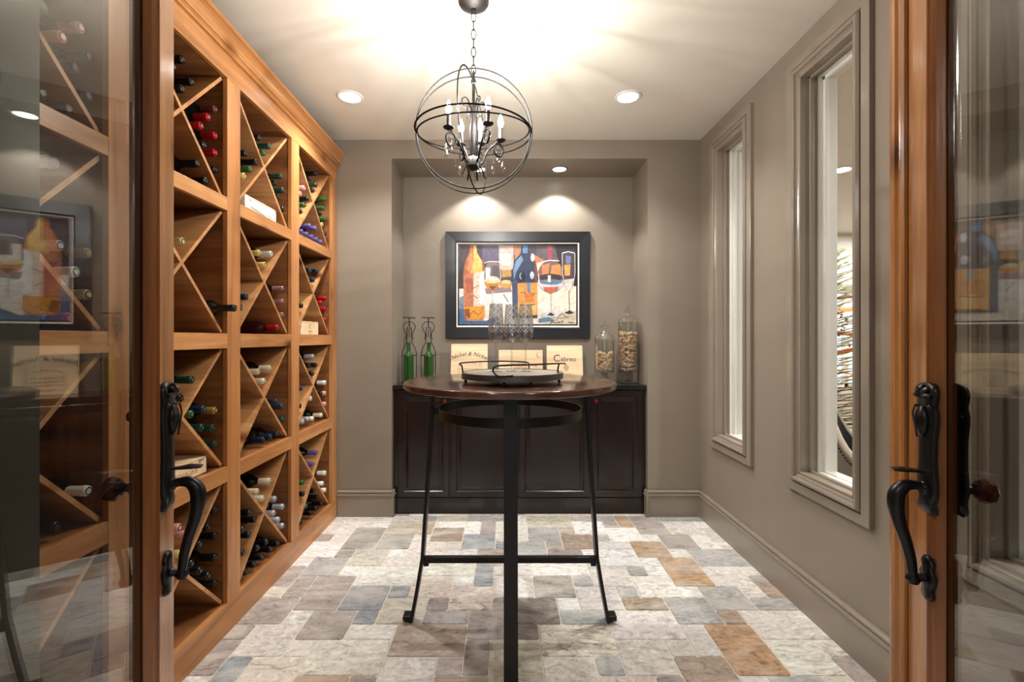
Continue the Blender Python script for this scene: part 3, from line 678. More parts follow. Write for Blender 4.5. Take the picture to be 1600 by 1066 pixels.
poly([(165, 168), (1250, 168), (1250, 885), (165, 885)], (70, 64, 80))
poly([(165, 520), (1250, 500), (1250, 885), (165, 885)], (232, 224, 214))
poly([(165, 168), (420, 168), (420, 330), (165, 400)], (74, 62, 72)); poly([(380, 168), (540, 168), (540, 310), (380, 330)], (96, 88, 112)); poly([(880, 168), (1110, 168), (1110, 320), (880, 300)], (92, 84, 92))
poly([(1050, 168), (1250, 168), (1250, 540), (1130, 520)], (46, 40, 48)); poly([(165, 380), (215, 380), (215, 560), (165, 560)], (60, 48, 44))
poly([(165, 740), (230, 730), (260, 850), (420, 850), (520, 800), (540, 885), (165, 885)], (70, 104, 146)); poly([(170, 640), (215, 620), (215, 740), (170, 745)], (120, 136, 160))
poly([(390, 580), (660, 560), (660, 720), (400, 740)], (238, 232, 226)); poly([(400, 560), (640, 540), (655, 590), (420, 610)], (150, 128, 132)); line([(575, 610), (620, 680)], 10, (120, 110, 120))
poly([(890, 560), (1250, 540), (1250, 720), (890, 740)], (236, 228, 210)); poly([(920, 800), (1250, 760), (1250, 880), (900, 885)], (214, 204, 182)); poly([(900, 830), (1000, 820), (1060, 850), (900, 870)], (96, 132, 164))
# pale bottle in the background and warm reflections
poly([(535, 168), (670, 168), (670, 380), (640, 395), (560, 395), (535, 360)], (206, 178, 168)); poly([(560, 250), (650, 245), (650, 350), (560, 355)], (234, 216, 206)); poly([(560, 395), (645, 390), (650, 450), (565, 460)], (186, 142, 70))
ell(600, 522, 54, 32, (214, 150, 70)); ell(600, 500, 46, 18, (240, 206, 150)); poly([(670, 168), (740, 168), (740, 240), (680, 300)], (178, 128, 96)); poly([(830, 235), (960, 310), (1000, 300), (960, 470), (880, 440)], (206, 116, 84)); poly([(880, 330), (960, 310), (950, 420), (900, 460)], (236, 214, 190))
# amber bottle, left
poly([(272, 168), (325, 168), (332, 235), (385, 310), (402, 390), (405, 820), (360, 848), (260, 846), (212, 815), (205, 420), (225, 310), (262, 240)], (186, 104, 60))
poly([(300, 168), (325, 168), (332, 240), (378, 320), (380, 410), (270, 420), (300, 300)], (236, 190, 104)); poly([(262, 250), (290, 240), (290, 400), (240, 400)], (204, 138, 92)); poly([(205, 430), (300, 420), (300, 720), (210, 715)], (190, 120, 88)); poly([(300, 420), (402, 400), (404, 720), (300, 725)], (232, 206, 190))
poly([(355, 420), (403, 410), (404, 700), (360, 705)], (250, 244, 238)); poly([(212, 725), (405, 715), (404, 815), (350, 838), (260, 836), (214, 810)], (226, 154, 58)); poly([(215, 745), (262, 742), (270, 830), (218, 812)], (150, 84, 44)); poly([(228, 470), (290, 465), (292, 600), (232, 600)], (172, 92, 70)); line([(250, 650), (300, 620), (340, 650)], 8, (150, 92, 60)); line([(240, 540), (290, 560), (350, 530)], 7, (150, 92, 70)); line([(260, 800), (300, 760), (340, 800), (380, 770)], 5, (110, 66, 40))
ell(310, 838, 95, 16, (176, 140, 110), 0, 180)
# white wine glass
ell(475, 440, 78, 134, (126, 112, 112)); poly([(410, 370), (455, 370), (450, 490), (412, 500)], (224, 216, 216)); poly([(470, 350), (530, 350), (540, 460), (470, 470)], (96, 84, 88)); ell(475, 490, 76, 84, (196, 130, 54), 0, 180); ell(475, 490, 76, 24, (240, 208, 150)); ell(480, 470, 50, 22, (222, 212, 204)); poly([(440, 540), (510, 540), (480, 575)], (110, 66, 44))
line([(398, 330), (440, 316), (520, 316), (552, 330)], 8, (214, 208, 206)); line([(473, 575), (474, 740)], 9, (196, 188, 190)); line([(545, 350), (555, 450), (530, 540)], 5, (226, 214, 204))
# blue-black bottle
poly([(740, 168), (812, 168), (815, 240), (870, 310), (888, 390), (890, 825), (660, 825), (655, 400), (680, 310), (735, 240)], (46, 58, 84)); poly([(752, 168), (800, 168), (800, 240), (755, 240)], (92, 128, 172)); poly([(690, 310), (740, 260), (760, 300), (700, 400), (672, 480), (665, 400)], (112, 148, 184)); poly([(655, 500), (700, 480), (705, 820), (660, 820)], (70, 84, 116))
ell(745, 450, 34, 44, (20, 26, 44)); ell(742, 446, 20, 30, (150, 176, 208)); ell(752, 446, 18, 28, (24, 30, 50)); ell(840, 440, 20, 34, (180, 196, 220)); poly([(860, 300), (885, 390), (886, 500), (868, 500)], (120, 70, 62)); ell(845, 280, 18, 36, (200, 210, 224))
poly([(705, 510), (888, 505), (890, 800), (710, 805)], (222, 158, 84)); poly([(790, 505), (822, 505), (825, 600), (800, 600)], (104, 136, 180)); poly([(715, 700), (880, 690), (884, 790), (715, 795)], (236, 184, 110)); poly([(770, 600), (850, 590), (860, 680), (780, 690)], (204, 126, 56)); line([(730, 600), (780, 590), (770, 620)], 6, (120, 84, 54)); line([(725, 705), (780, 715), (870, 700)], 9, (110, 74, 48)); line([(845, 620), (870, 600)], 6, (110, 74, 48))
# red wine glass and flute
poly([(975, 168), (1030, 168), (1025, 290), (985, 300)], (150, 70, 84)); ell(1012, 450, 122, 148, (120, 92, 88)); poly([(930, 350), (1000, 330), (990, 430), (930, 450)], (222, 130, 84)); poly([(1020, 350), (1100, 340), (1110, 460), (1010, 470)], (226, 138, 78)); ell(1010, 460, 108, 34, (60, 44, 50)); ell(1012, 490, 120, 92, (216, 206, 210), 0, 180); ell(1012, 500, 108, 24, (96, 128, 160)); poly([(930, 548), (1090, 545), (1050, 590), (1012, 605), (970, 590)], (190, 104, 78)); poly([(985, 440), (1012, 440), (1012, 500), (985, 500)], (240, 224, 196))
line([(940, 318), (1000, 304), (1090, 310)], 9, (226, 226, 226)); line([(900, 420), (905, 500), (950, 570)], 7, (236, 230, 228)); line([(1012, 600), (1016, 780)], 10, (180, 164, 158)); ell(1010, 792, 92, 26, (208, 208, 204)); poly([(975, 800), (1012, 775), (1050, 800), (1020, 808)], (58, 50, 56))
poly([(1118, 235), (1232, 235), (1235, 420), (1215, 540), (1180, 580), (1145, 540), (1120, 420)], (70, 60, 76)); poly([(1135, 345), (1195, 340), (1190, 440), (1140, 445)], (226, 156, 78)); poly([(1150, 260), (1200, 270), (1195, 335), (1150, 335)], (110, 116, 160)); poly([(1135, 480), (1225, 470), (1200, 560), (1180, 575), (1150, 555)], (214, 208, 206)); line([(1118, 240), (1175, 226), (1232, 240)], 8, (232, 230, 230)); line([(1118, 240), (1120, 420), (1145, 540), (1180, 580), (1215, 540), (1236, 420), (1234, 240)], 6, (220, 204, 190)); line([(1180, 580), (1185, 760)], 9, (166, 120, 96)); poly([(1135, 780), (1185, 755), (1230, 778), (1180, 790)], (58, 48, 52)); line([(1060, 850), (1110, 780), (1180, 830)], 6, (120, 110, 100)); line([(1080, 830), (1200, 810)], 5, (150, 140, 126))
# signature strokes
for s_ in ([(1005, 880), (1022, 850), (1040, 858), (1020, 868)], [(1045, 870), (1055, 862), (1060, 874), (1072, 862)], [(1080, 872), (1090, 858), (1100, 872)], [(1112, 876), (1122, 846)], [(1108, 860), (1130, 856)], [(1170, 868), (1185, 860), (1190, 872), (1205, 862), (1225, 868)]): line(s_, 5, (30, 26, 28))
o = mk('canvas', pb, pmats, FR)
bm = BM(); box(bm, -w+.05, w-.05, -.0055, -.0005, .05, h-.05); mk('backing', bm, 'frame2', FR)

# leaning crate panels on the worktop
def panel(x, y, wb, wt, hh, tilt, rz, label, th=.012, depth=0):
    r = root('wooden_plaque', (x, y, CT), R(rz), label, 'crate panel')
    bm = BM(); box(bm, -wb/2, wb/2, 0, th, 0, hh); o = mk('board', bm, 'crate', r, bevel=.0015); 
    o.rotation_euler = (R(-tilt), 0, 0); return r, o
x, _, _ = at(733.5, 560, 3.66)
p1, b1 = panel(x-.005, 3.672, .292, .29, .306, 12, 0, 'pine crate panel with arched script and a sketched house, left')
text('lettering', 'Nickel & Nickel', .047, 'ink', b1, (.0, -.0008, .225), (R(90), 0, 0), .35, arc=.30)
text('lettering', 'Napa Valley', .020, 'inkl', b1, (.0, -.0008, .030), (R(90), 0, 0), .3)
def marks(parent, name, strokes, r_, ink, closed=False):
    bm = BM()
    for s_ in strokes: tube(bm, [(u, -.0006, v) for u, v in s_], r_, 4, flat=1)
    return mk(name, bm, ink, parent)
hs = [[(-.09, .05), (-.09, .125), (-.05, .15), (.02, .155), (.06, .14)], [(-.08, .06), (.08, .055)], [(-.085, .08), (.075, .078)], [(-.088, .105), (.07, .104)], [(.06, .14), (.075, .05)], [(.085, .05), (.085, .17), (.098, .17), (.098, .05)]]
for k in range(7): hs.append([(-.075+k*.021, .06), (-.075+k*.021, .118)])
for k in range(5): hs.append([(-.07+k*.026, .132), (-.05+k*.026, .145)])
marks(b1, 'house_sketch', hs, .0013, 'inkl')
x, _, _ = at(814, 560, 3.66)
p2, b2 = panel(x, 3.675, .350, .35, .255, 10, 0, 'wide pine crate front with printed crest, behind the glasses')
text('lettering', 'CHATEAU DE BEAUCASTEL', .022, 'ink', b2, (0, -.0008, .150), (R(90), 0, 0), 0, arc=.34)
text('lettering', 'MIS EN BOUTEILLE AU CHATEAU', .014, 'inkl', b2, (0, -.0008, .016), (R(90), 0, 0))
cr = [[(.035*math.cos(a*.5236)*s_, .085+.035*math.sin(a*.5236)*s_) for a in range(13)] for s_ in (1, .6)]
cr += [[(-.045, .045), (-.02, .052), (0, .044), (.02, .052), (.045, .045)], [(-.04, .100), (-.05, .112), (-.03, .118)], [(.04, .100), (.05, .112), (.03, .118)], [(-.02, .125), (0, .138), (.02, .125)], [(-.012, .06), (.012, .1)], [(.012, .06), (-.012, .1)], [(.135, .235), (.125, .205), (.145, .195)]]
marks(b2, 'crest', cr, .0016, 'ink')
x, _, _ = at(885, 560, 3.60)
p3, b3 = panel(x-.005, 3.640, .283, .27, .297, 14, -3, 'pine crate panel lettered with a large C, right of tray')
text('lettering', 'C', .080, 'ink', b3, (-.062, -.0008, .190), (R(90), 0, 0)); text('lettering', 'abreo', .052, 'ink', b3, (.030, -.0008, .184), (R(90), 0, 0))
text('lettering', 'Il Borgo', .022, 'inkl', b3, (.015, -.0008, .068), (R(90), 0, 0), .2)
marks(b3, 'round_seal', [[(.010+.021*math.cos(a*.5236)*s_, .118+.026*math.sin(a*.5236)*s_) for a in range(13)] for s_ in (1, .7, .35)]+[[(-.011, .118), (.031, .118)], [(.01, .092), (.01, .144)]], .0012, 'inkl')

# cork filled apothecary jars
def jar(px, Y, r, zsh, ztop, zb, label):
    x = (px-CX)*Y/F; j = root('apothecary_jar', (x, Y, CT), 0, label, 'jar'); b = zb-CT; s = zsh-CT; tp = ztop-CT
    bm = BM(); lathe(bm, [(.0, .002), (r*.78, .001), (r*.80, .006), (r*.45, .014), (.014, .028), (.020, .045), (.013, .058), (.030, b-.006), (r*.93, b), (r, b+.010), (r, s), (r*.98, s+.002), (r*.98, b+.014), (r*.9, b+.006), (0, b+.005)], 40); mk('glass_body', bm, 'jar', j, True)
    k = tp-s
    bm = BM(); lathe(bm, [(r*1.04, s+.0025), (r*1.05, s+.008), (r*.92, s+.18*k), (r*.45, s+.33*k), (r*.22, s+.42*k), (r*.16, s+.50*k), (r*.42, s+.56*k), (r*.52, s+.60*k), (r*.30, s+.68*k), (r*.10, s+.73*k), (r*.22, s+.80*k), (r*.10, s+.85*k), (r*.05, s+.95*k), (0, s+k)], 32); mk('lid', bm, 'jar', j, True)
    return x
cme = BM(); lathe(cme, [(.0102, -.021), (.0112, -.0195), (.0112, .0195), (.0102, .021)], 14); cork_me = mesh_of(cme, 'wine_cork', ['cork']); cme.free()
rc = random.Random(5)
def corks(x, y, r, z0, z1, n, label, group):
    done = []; tries = 0
    def segd(a, b):
        best = 9
        for s in (-1, -.5, 0, .5, 1):
            p = a[0]+a[1]*s*.0105*1.0
            for t_ in (-1, -.5, 0, .5, 1): best = min(best, (p-(b[0]+b[1]*t_*.0105)).length)
        return best
    while len(done) < n and tries < 60000:
        tries += 1
        a = rc.uniform(0, 6.283); rr = (r-.0125)*(1-.40*rc.random()**2); z = z0+.012+(z1-z0-.012)*rc.random()
        p = Vector((rr*math.cos(a), rr*math.sin(a), z))
        tn = Vector((-math.sin(a), math.cos(a), 0)); el = rc.gauss(0, .45)
        d = (tn*math.cos(el)+Vector((0, 0, 1))*math.sin(el)+Vector((math.cos(a), math.sin(a), 0))*rc.uniform(-.35, .35)).normalized()
        e1, e2 = p+d*.021, p-d*.021
        if max(math.hypot(e1.x, e1.y), math.hypot(e2.x, e2.y)) > r-.010 or min(e1.z, e2.z) < z0+.009: continue
        if any((p-q[0]).length < .044 and segd((p, d), q) < .0195 for q in done): continue
        done.append((p, d))
    for p, d in done:
        o = bpy.data.objects.new('wine_cork', cork_me); C.objects.link(o); o.location = (x+p.x, y+p.y, p.z)
        o.rotation_mode = 'QUATERNION'; o.rotation_quaternion = d.to_track_quat('Z', 'Y'); tag(o, label, 'cork', group)
    return len(done)
xj = jar(981.5, 3.60, .0765, 1.421, 1.583, 1.045, 'tall footed glass apothecary jar of corks on the worktop')
print('corks', corks(xj, 3.60, .0745, 1.053, 1.340, 150, 'wine cork inside the tall apothecary jar', 'corks in the tall jar'))
xj = jar(944.5, 3.585, .073, 1.288, 1.462, 1.045, 'short footed glass apothecary jar of corks beside the tall one')
print('corks', corks(xj, 3.585, .071, 1.053, 1.188, 70, 'wine cork inside the short apothecary jar', 'corks in the short jar'))

# green bottles in wire corkscrew holders
for n_, (px, lab) in enumerate(((639.5, 'left'), (669.3, 'right'))):
    Y = 3.62; x = (px-CX)*Y/F; dz = -.003*n_
    g_ = root('bottle_holder', (x, Y, CT), 0, 'bottle shaped wire corkscrew holder, %s of the pair' % lab, 'bottle holder')
    bm = BM(); zz = .0
    half = [(.053, .002), (.055, .12), (.055, .225), (.047, .262), (.028, .300), (.019, .335), (.0175, .385), (.016, .430)]
    for s_ in (-1, 1): tube(bm, smooth_path([(s_*a, 0, b) for a, b in half], 5), .003, 6)
    tube(bm, [(-.016, 0, .430), (.016, 0, .430)], .003, 6)
    for zr in (.004, .212): tube(bm, [(.054*math.cos(R(k*15)), .054*math.sin(R(k*15)), zr) for k in range(24)], .0028, 6, True)
    for s_ in (-1, 1): tube(bm, [(0, s_*.054, .004), (0, s_*.054, .212)], .0028, 6)
    mk('wire_frame', bm, 'black', g_, True)
    bm = BM()
    for s_ in (-1, 1): tube(bm, smooth_path([(0, 0, .470), (s_*.020, 0, .472), (s_*.044, 0, .448), (s_*.044, 0, .420), (s_*.024, 0, .380), (s_*.026, 0, .350), (s_*.034, 0, .335)], 5), .003, 6)
    mk('lever_arm', bm, 'black', g_, True)
    bm = BM(); tube(bm, [(-.050, 0, .507), (.050, 0, .504)], .005, 8); tube(bm, [(0, 0, .506), (0, 0, .440)], .0042, 8); mk('handle', bm, 'black', g_, True)
    bm = BM(); tube(bm, [(.0045*math.cos(k*.6), .0045*math.sin(k*.6), .440-k*.0016) for k in range(56)], .0018, 5); mk('worm', bm, 'black', g_, True)
    bm = BM(); lathe(bm, [(0, .004), (.030, .001), (.038, .006), (.0385, .190), (.036, .205), (.022, .222), (.0150, .236), (.0140, .290), (.0165, .292), (.0165, .302), (.0145, .306), (.0110, .306), (.0110, .230), (.033, .195), (.034, .010), (0, .008)], 28)
    o = mk('green_wine_bottle', bm, 'greenglass', None, True, loc=(x-.004*(1-2*n_), Y, CT+.008)); tag(o, 'empty green wine bottle inside the %s wire corkscrew holder' % lab, 'bottle')

# ---------------------------------------------------------------- bar table
TX, TY, TZ = .022, 2.15, 1.1105
tb = root('bar_table', (TX, TY, 0), 0, 'round bar table with dark wood top and black iron legs', 'table')
bm = BM(); lathe(bm, [(0, TZ-.028), (.474, TZ-.028), (.480, TZ-.024), (.480, TZ-.004), (.477, TZ-.001), (.472, TZ), (0, TZ)], 96); mk('table_top', bm, 'table', tb, True, ang=60)
bm = BM(); lathe(bm, [(.325, .951), (.330, .951), (.330, .991), (.325, .991), (.325, .951)], 96); mk('ring', bm, 'black', tb, True)
bm = BM(); box(bm, -.352, .352, -.352, .352, 0, 0) if False else None
bm.free()
bm = BM(); box(bm, -.36, .36, -.02, .02, TZ-.034, TZ-.0285); box(bm, -.02, .02, -.36, .36, TZ-.0345, TZ-.0288); mk('top_bracket', bm, 'black', tb)
for k in range(4):
    bm = BM(); pr = [(.349, TZ-.029), (.356, 1.00), (.375, .68), (.4, .30), (.425, .15), (.452, .004)]; t_ = .0075
    A = [(r_-t_, z) for r_, z in pr]+[(r_+t_, z) for r_, z in pr[::-1]]
    prism(bm, A, 'y', -.0265, .0265); o = mk('leg', bm, 'black', tb, bevel=.001); o.rotation_euler = (0, 0, R(90*k))
    bm = BM(); box(bm, .450, .489, -.024, .024, .012, .034); lathe(bm, [(.012, 0), (.018, .004), (.018, .012)], 14, (.462, 0, 0)); f = mk('foot', bm, 'black', o, bevel=.002)
    bm = BM(); box(bm, .330, .352, -.010, .010, .955, .987); mk('ring_bolt', bm, 'black', o, bevel=.001)
for a in (0, 90):
    bm = BM(); box(bm, -.395, .395, -.012, .012, .270, .299) if a == 0 else box(bm, -.395, .395, -.012, .012, .2705, .2985)
    for s_ in (-1, 1): box(bm, s_*.385-.012, s_*.385+.012, -.010, .010, .255, .270)
    o = mk('stretcher', bm, 'black', tb, bevel=.003); o.rotation_euler = (0, 0, R(a))

# tray with wire handles
ty = root('serving_tray', ((800.5-CX)*2.05/F, 2.05, TZ), 0, 'round galvanised serving tray with wire handles on the bar table', 'tray')
bm = BM(); lathe(bm, [(0, .020), (.218, .020), (.222, .021), (.222, .046), (.219, .047), (.218, .044), (.218, .022)], 64); mk('rim', bm, 'galv', ty, True)
bm = BM(); lathe(bm, [(0, .023), (.2175, .023), (.2175, .0440), (0, .0445)], 64); mk('wood_base', bm, 'trayw', ty, True)
for a in (8, 70, 100, 172, 250, 282):
    bm = BM(); c_ = (.205*math.cos(R(a)), -.205*math.sin(R(a)), 0); lathe(bm, [(0, 0), (.006, .002), (.0075, .007), (.004, .014), (.008, .0205)], 12, c_); mk('foot', bm, 'iron', ty, True)
for a in (40, 140, 220, 320, 60, 120):
    bm = BM(); lathe(bm, [(.003, 0), (.002, .002), (0, .0025)], 8, (0, 0, 0), 'x'); o = mk('rivet', bm, 'galv', ty, True); o.location = (.222*math.cos(R(a)), -.222*math.sin(R(a)), .034); o.rotation_euler = (0, 0, -R(a))
def T2(px, py, Y):
    p = at(px, py, Y); return (p[0]-ty.location.x, p[1]-ty.location.y, p[2]-TZ)
bm = BM(); tube(bm, smooth_path([T2(740, 591, 2.01)]*1+[T2(723.5, 592, 2.02), T2(723.2, 582, 2.03), T2(721.5, 572, 2.04), T2(718, 568.5, 2.05), T2(728, 566.5, 2.08), T2(770, 564.5, 2.17), T2(805, 565, 2.22), T2(822, 566, 2.235), T2(826, 569, 2.235), T2(826.5, 576, 2.235)], 6), .0035, 8); mk('handle', bm, 'iron', ty, True)
bm = BM(); tube(bm, smooth_path([T2(802, 587.5, 1.822), T2(781, 588.5, 1.82), T2(773, 584, 1.82), T2(770.5, 577, 1.82), T2(775, 572.5, 1.82), T2(790, 571, 1.825), T2(830, 570, 1.87), T2(865, 568.5, 1.96), T2(880, 568, 2.03), T2(883, 568.5, 2.05)], 6), .0035, 8)
tube(bm, smooth_path([T2(873.5, 569, 2.0), T2(872, 575, 2.0), T2(872, 582, 2.01), T2(879, 585, 2.03)], 5), .0035, 8); mk('handle', bm, 'iron', ty, True)
FZ = TZ+.0448
for (px, Y, lab) in ((775, 2.08, 'left'), (799.5, 2.115, 'middle'), (821.3, 2.085, 'right')):
    x = (px-CX)*Y/F
    bm = BM(); hh = .303
    outp = [(.0, .0006), (.031, .0006), (.031, .0018), (.012, .005), (.0045, .012), (.0036, .05), (.0038, .115), (.008, .128), (.024, .142), (.0325, .165), (.0345, .190), (.0335, .225), (.0300, .270), (.0275, hh)]
    inp = [(.0268, hh), (.0292, .270), (.0326, .225), (.0336, .190), (.0316, .166), (.023, .145), (.006, .134), (0, .133)]
    lathe(bm, outp+inp, 36); o = mk('champagne_flute', bm, 'flute', None, True, loc=(x, Y, FZ)); tag(o, 'cut glass champagne flute on the tray, %s of three' % lab, 'flute')

# ---------------------------------------------------------------- chandelier
HX, HY, HZ, HR = -.135, 2.003, 2.189, .250
hd = root('orb_chandelier', (HX, HY, HZ), 0, 'bronze orb chandelier with crystals hanging over the bar table', 'chandelier')
top = CEIL-HZ
bm = BM(); lathe(bm, [(.066, top-.001), (.066, top-.012), (.060, top-.017), (.060, top-.022), (.052, top-.027), (.030, top-.038), (.011, top-.042), (.010, top-.052), (0, top-.053)], 40); mk('canopy', bm, 'gun', hd, True)
bm = BM(); z = top-.050; k = 0
while z > HR+.03:
    hl = .0225; c_ = z-hl; q = []
    for a in range(16):
        u, v = .0095*math.cos(a*math.pi/8), hl*math.sin(a*math.pi/8)
        q.append((u, 0, c_+v) if k % 2 == 0 else (0.0, u, c_+v))
    tube(bm, q, .0022, 6, True); z -= 2*hl-.007; k += 1
mk('chain', bm, 'orb', hd, True)
def ring_pts(nrm, r, n=72, tw=0):
    nrm = Vector(nrm).normalized(); a = nrm.cross(Vector((0, 0, 1)) if abs(nrm.z) < .9 else Vector((1, 0, 0))).normalized(); b = nrm.cross(a)
    return [a*math.cos(2*math.pi*k/n)*r+b*math.sin(2*math.pi*k/n)*r for k in range(n)]
for nrm, r_ in (((.03, .97, .22), HR), ((-.06, 1, -.03), HR-.007), ((.985, -.17, .05), HR+.003), ((.02, .0, 1), HR-.002), ((-.03, -.115, 1), HR-.010)):
    bm = BM(); tube(bm, ring_pts(nrm, r_), .0046, 8, True, flat=.6); mk('orb_ring', bm, 'orb', hd, True)
bm = BM(); tube(bm, [(0, 0, HR+.015), (0, 0, HR-.02), (0, 0, .05), (0, 0, -.11)], [.004, .007, .006, .006], 10)
lathe(bm, [(0, -.165), (.020, -.160), (.032, -.148), (.032, -.125), (.024, -.110), (.008, -.100)], 20); lathe(bm, [(.004, HR-.045), (.010, HR-.040), (.012, HR-.03), (.008, HR-.02), (.004, HR-.015)], 14); mk('stem', bm, 'gun', hd, True)
arms = [((684, 205), 150, 1.93), ((728, 226), 235, 1.88), ((782, 222), 330, 1.95), ((712, 150+66), 0, 0)]
# five arms: angle (seen from above), radius, cup height
AR = [(216, .122, -.012, 1), (122, .118, -.012, 1), (25, .128, -.012, 1), (302, .125, -.012, 1), (75, .095, -.012, 1)]
bulbs = []
for (adeg, rr, zc, _) in AR:
    ca, sa = math.cos(R(adeg)), math.sin(R(adeg)); P = lambda r_, z: (r_*ca, r_*sa, z)
    bm = BM()
    tube(bm, smooth_path([P(.016, -.135), P(.040, -.125), P(.066, -.070), P(rr*.78, -.035), P(rr*.98, -.030), P(rr+.012, -.055), P(rr-.005, -.085), P(rr-.030, -.072), P(rr-.032, -.045), P(rr-.012, -.018), P(rr, zc-.006)], 6), [.0042]*61, 7)
    tube(bm, smooth_path([P(.010, -.13), P(.020, -.02), P(.014, .08), P(.030, .135), P(.055, .130), P(.055, .105), P(.036, .098)], 6), .0032, 6)
    tube(bm, smooth_path([P(.020, -.13), P(.040, -.155), P(.055, -.19)], 6), .0034, 6)
    arm = mk('arm', bm, 'orb', hd, True)
    bm = BM(); lathe(bm, [(.004, zc-.010), (.012, zc-.006), (.022, zc), (.023, zc+.003), (.010, zc+.003)], 20, (rr*ca, rr*sa, 0)); mk('drip_cup', bm, 'gun', arm, True)
    bm = BM(); lathe(bm, [(.0085, zc+.002), (.0085, zc+.055), (.006, zc+.058)], 14, (rr*ca, rr*sa, 0)); mk('candle_sleeve', bm, 'candle', arm, True)
    bm = BM(); lathe(bm, [(.006, zc+.057), (.0115, zc+.070), (.0125, zc+.080), (.008, zc+.098), (0, zc+.118)], 12, (rr*ca, rr*sa, 0)); mk('bulb', bm, 'bulb', arm, True)
    l = bpy.data.lights.new('bulb_light', 'POINT'); l.energy = P_BULB; l.shadow_soft_size = .006; l.color = (1, .97, .92)
    lo = bpy.data.objects.new('bulb_light', l); C.objects.link(lo); lo.location = (HX+rr*ca, HY+rr*sa, HZ+zc+.082)
def drop(bm, p, s=1.0):
    lathe(bm, [(0, .026*s), (.004*s, .020*s), (.0095*s, -.004*s), (.008*s, -.012*s), (0, -.022*s)], 6, p)
bm = BM(); bc = BM(); rq = random.Random(4)
for (adeg, rr, zc, _) in AR:
    ca, sa = math.cos(R(adeg)), math.sin(R(adeg))
    for (r_, z, s_) in ((rr+.012, -.125, 1.0), (rr-.012, -.098, .75), (rr-.035, -.145, 1.0), (.030, .055, .7)):
        bm = BM(); drop(bm, (r_*ca, r_*sa, z), s_)
        for q in range(2): lathe(bm, [(0, .005), (.0045, 0), (0, -.005)], 6, (r_*ca, r_*sa, z+.031*s_+.009*q))
        mk('crystal_drop', bm, 'crystal', hd)
    bm = BM(); lathe(bm, [(0, -.016), (.013, -.006), (.016, 0), (.013, .006), (0, .016)], 8, ((rr-.010)*ca, (rr-.010)*sa, -.055)); mk('crystal_ball', bm, 'crystal', hd)
bm = BM(); drop(bm, (0, 0, -.200), 1.25); mk('crystal_drop', bm, 'crystal', hd)

# ---------------------------------------------------------------- ceiling fittings
def can(x, y, z, r, label, group=None, dark=False):
    t = root('ceiling_light', (x, y, z), 0, label, 'ceiling light', group)
    bm = BM(); lathe(bm, [(r, -.0008), (r, -.004), (r*.97, -.006), (r*.80, -.007), (r*.76, -.003)], 40); mk('trim_ring', bm, 'black' if False else ('white' if not dark else 'trim'), t, True)
    bm = BM(); lathe(bm, [(0, -.0035), (r*.76, -.0035)], 40); mk('lens', bm, 'lens', t)
can(-.932, 2.804, CEIL, .078, 'recessed ceiling light left of the chandelier near wine rack'); can(.7395, 2.804, CEIL, .078, 'recessed ceiling light right of the chandelier')
can(.423, 3.622, NZ, .066, 'recessed niche light above the right end of painting', dark=True); can(-.207, 3.622, NZ, .066, 'recessed niche light hidden above the left end of painting', dark=True)
for x in (-.932, .7395): spot('can_lamp', (x, 2.804, CEIL-.012), P_CAN, 128, .8, .05)
for x in (.423, -.207): spot('niche_lamp', (x, 3.622, NZ-.012), P_NICHE, 112, .35, .025)
bm = BM(); lathe(bm, [(.045, -.0005), (.045, -.004), (.042, -.006), (0, -.006)], 40); o = mk('sprinkler_cover', bm, 'ceil', None, True, loc=(.131, 2.221, CEIL)); tag(o, 'round white cover plate flush on the ceiling', 'ceiling cover')
# unseen hall lamps added behind the camera as frontal fill
for x in (-.9, 1.1):
    can(x, -.8, CEIL, .078, 'added hall fill light in the ceiling on the %s before the doors' % ('left' if x < 0 else 'right')); disk_light('hall_fill', (x, -.8, CEIL-.02), P_HALL_FILL, .15)

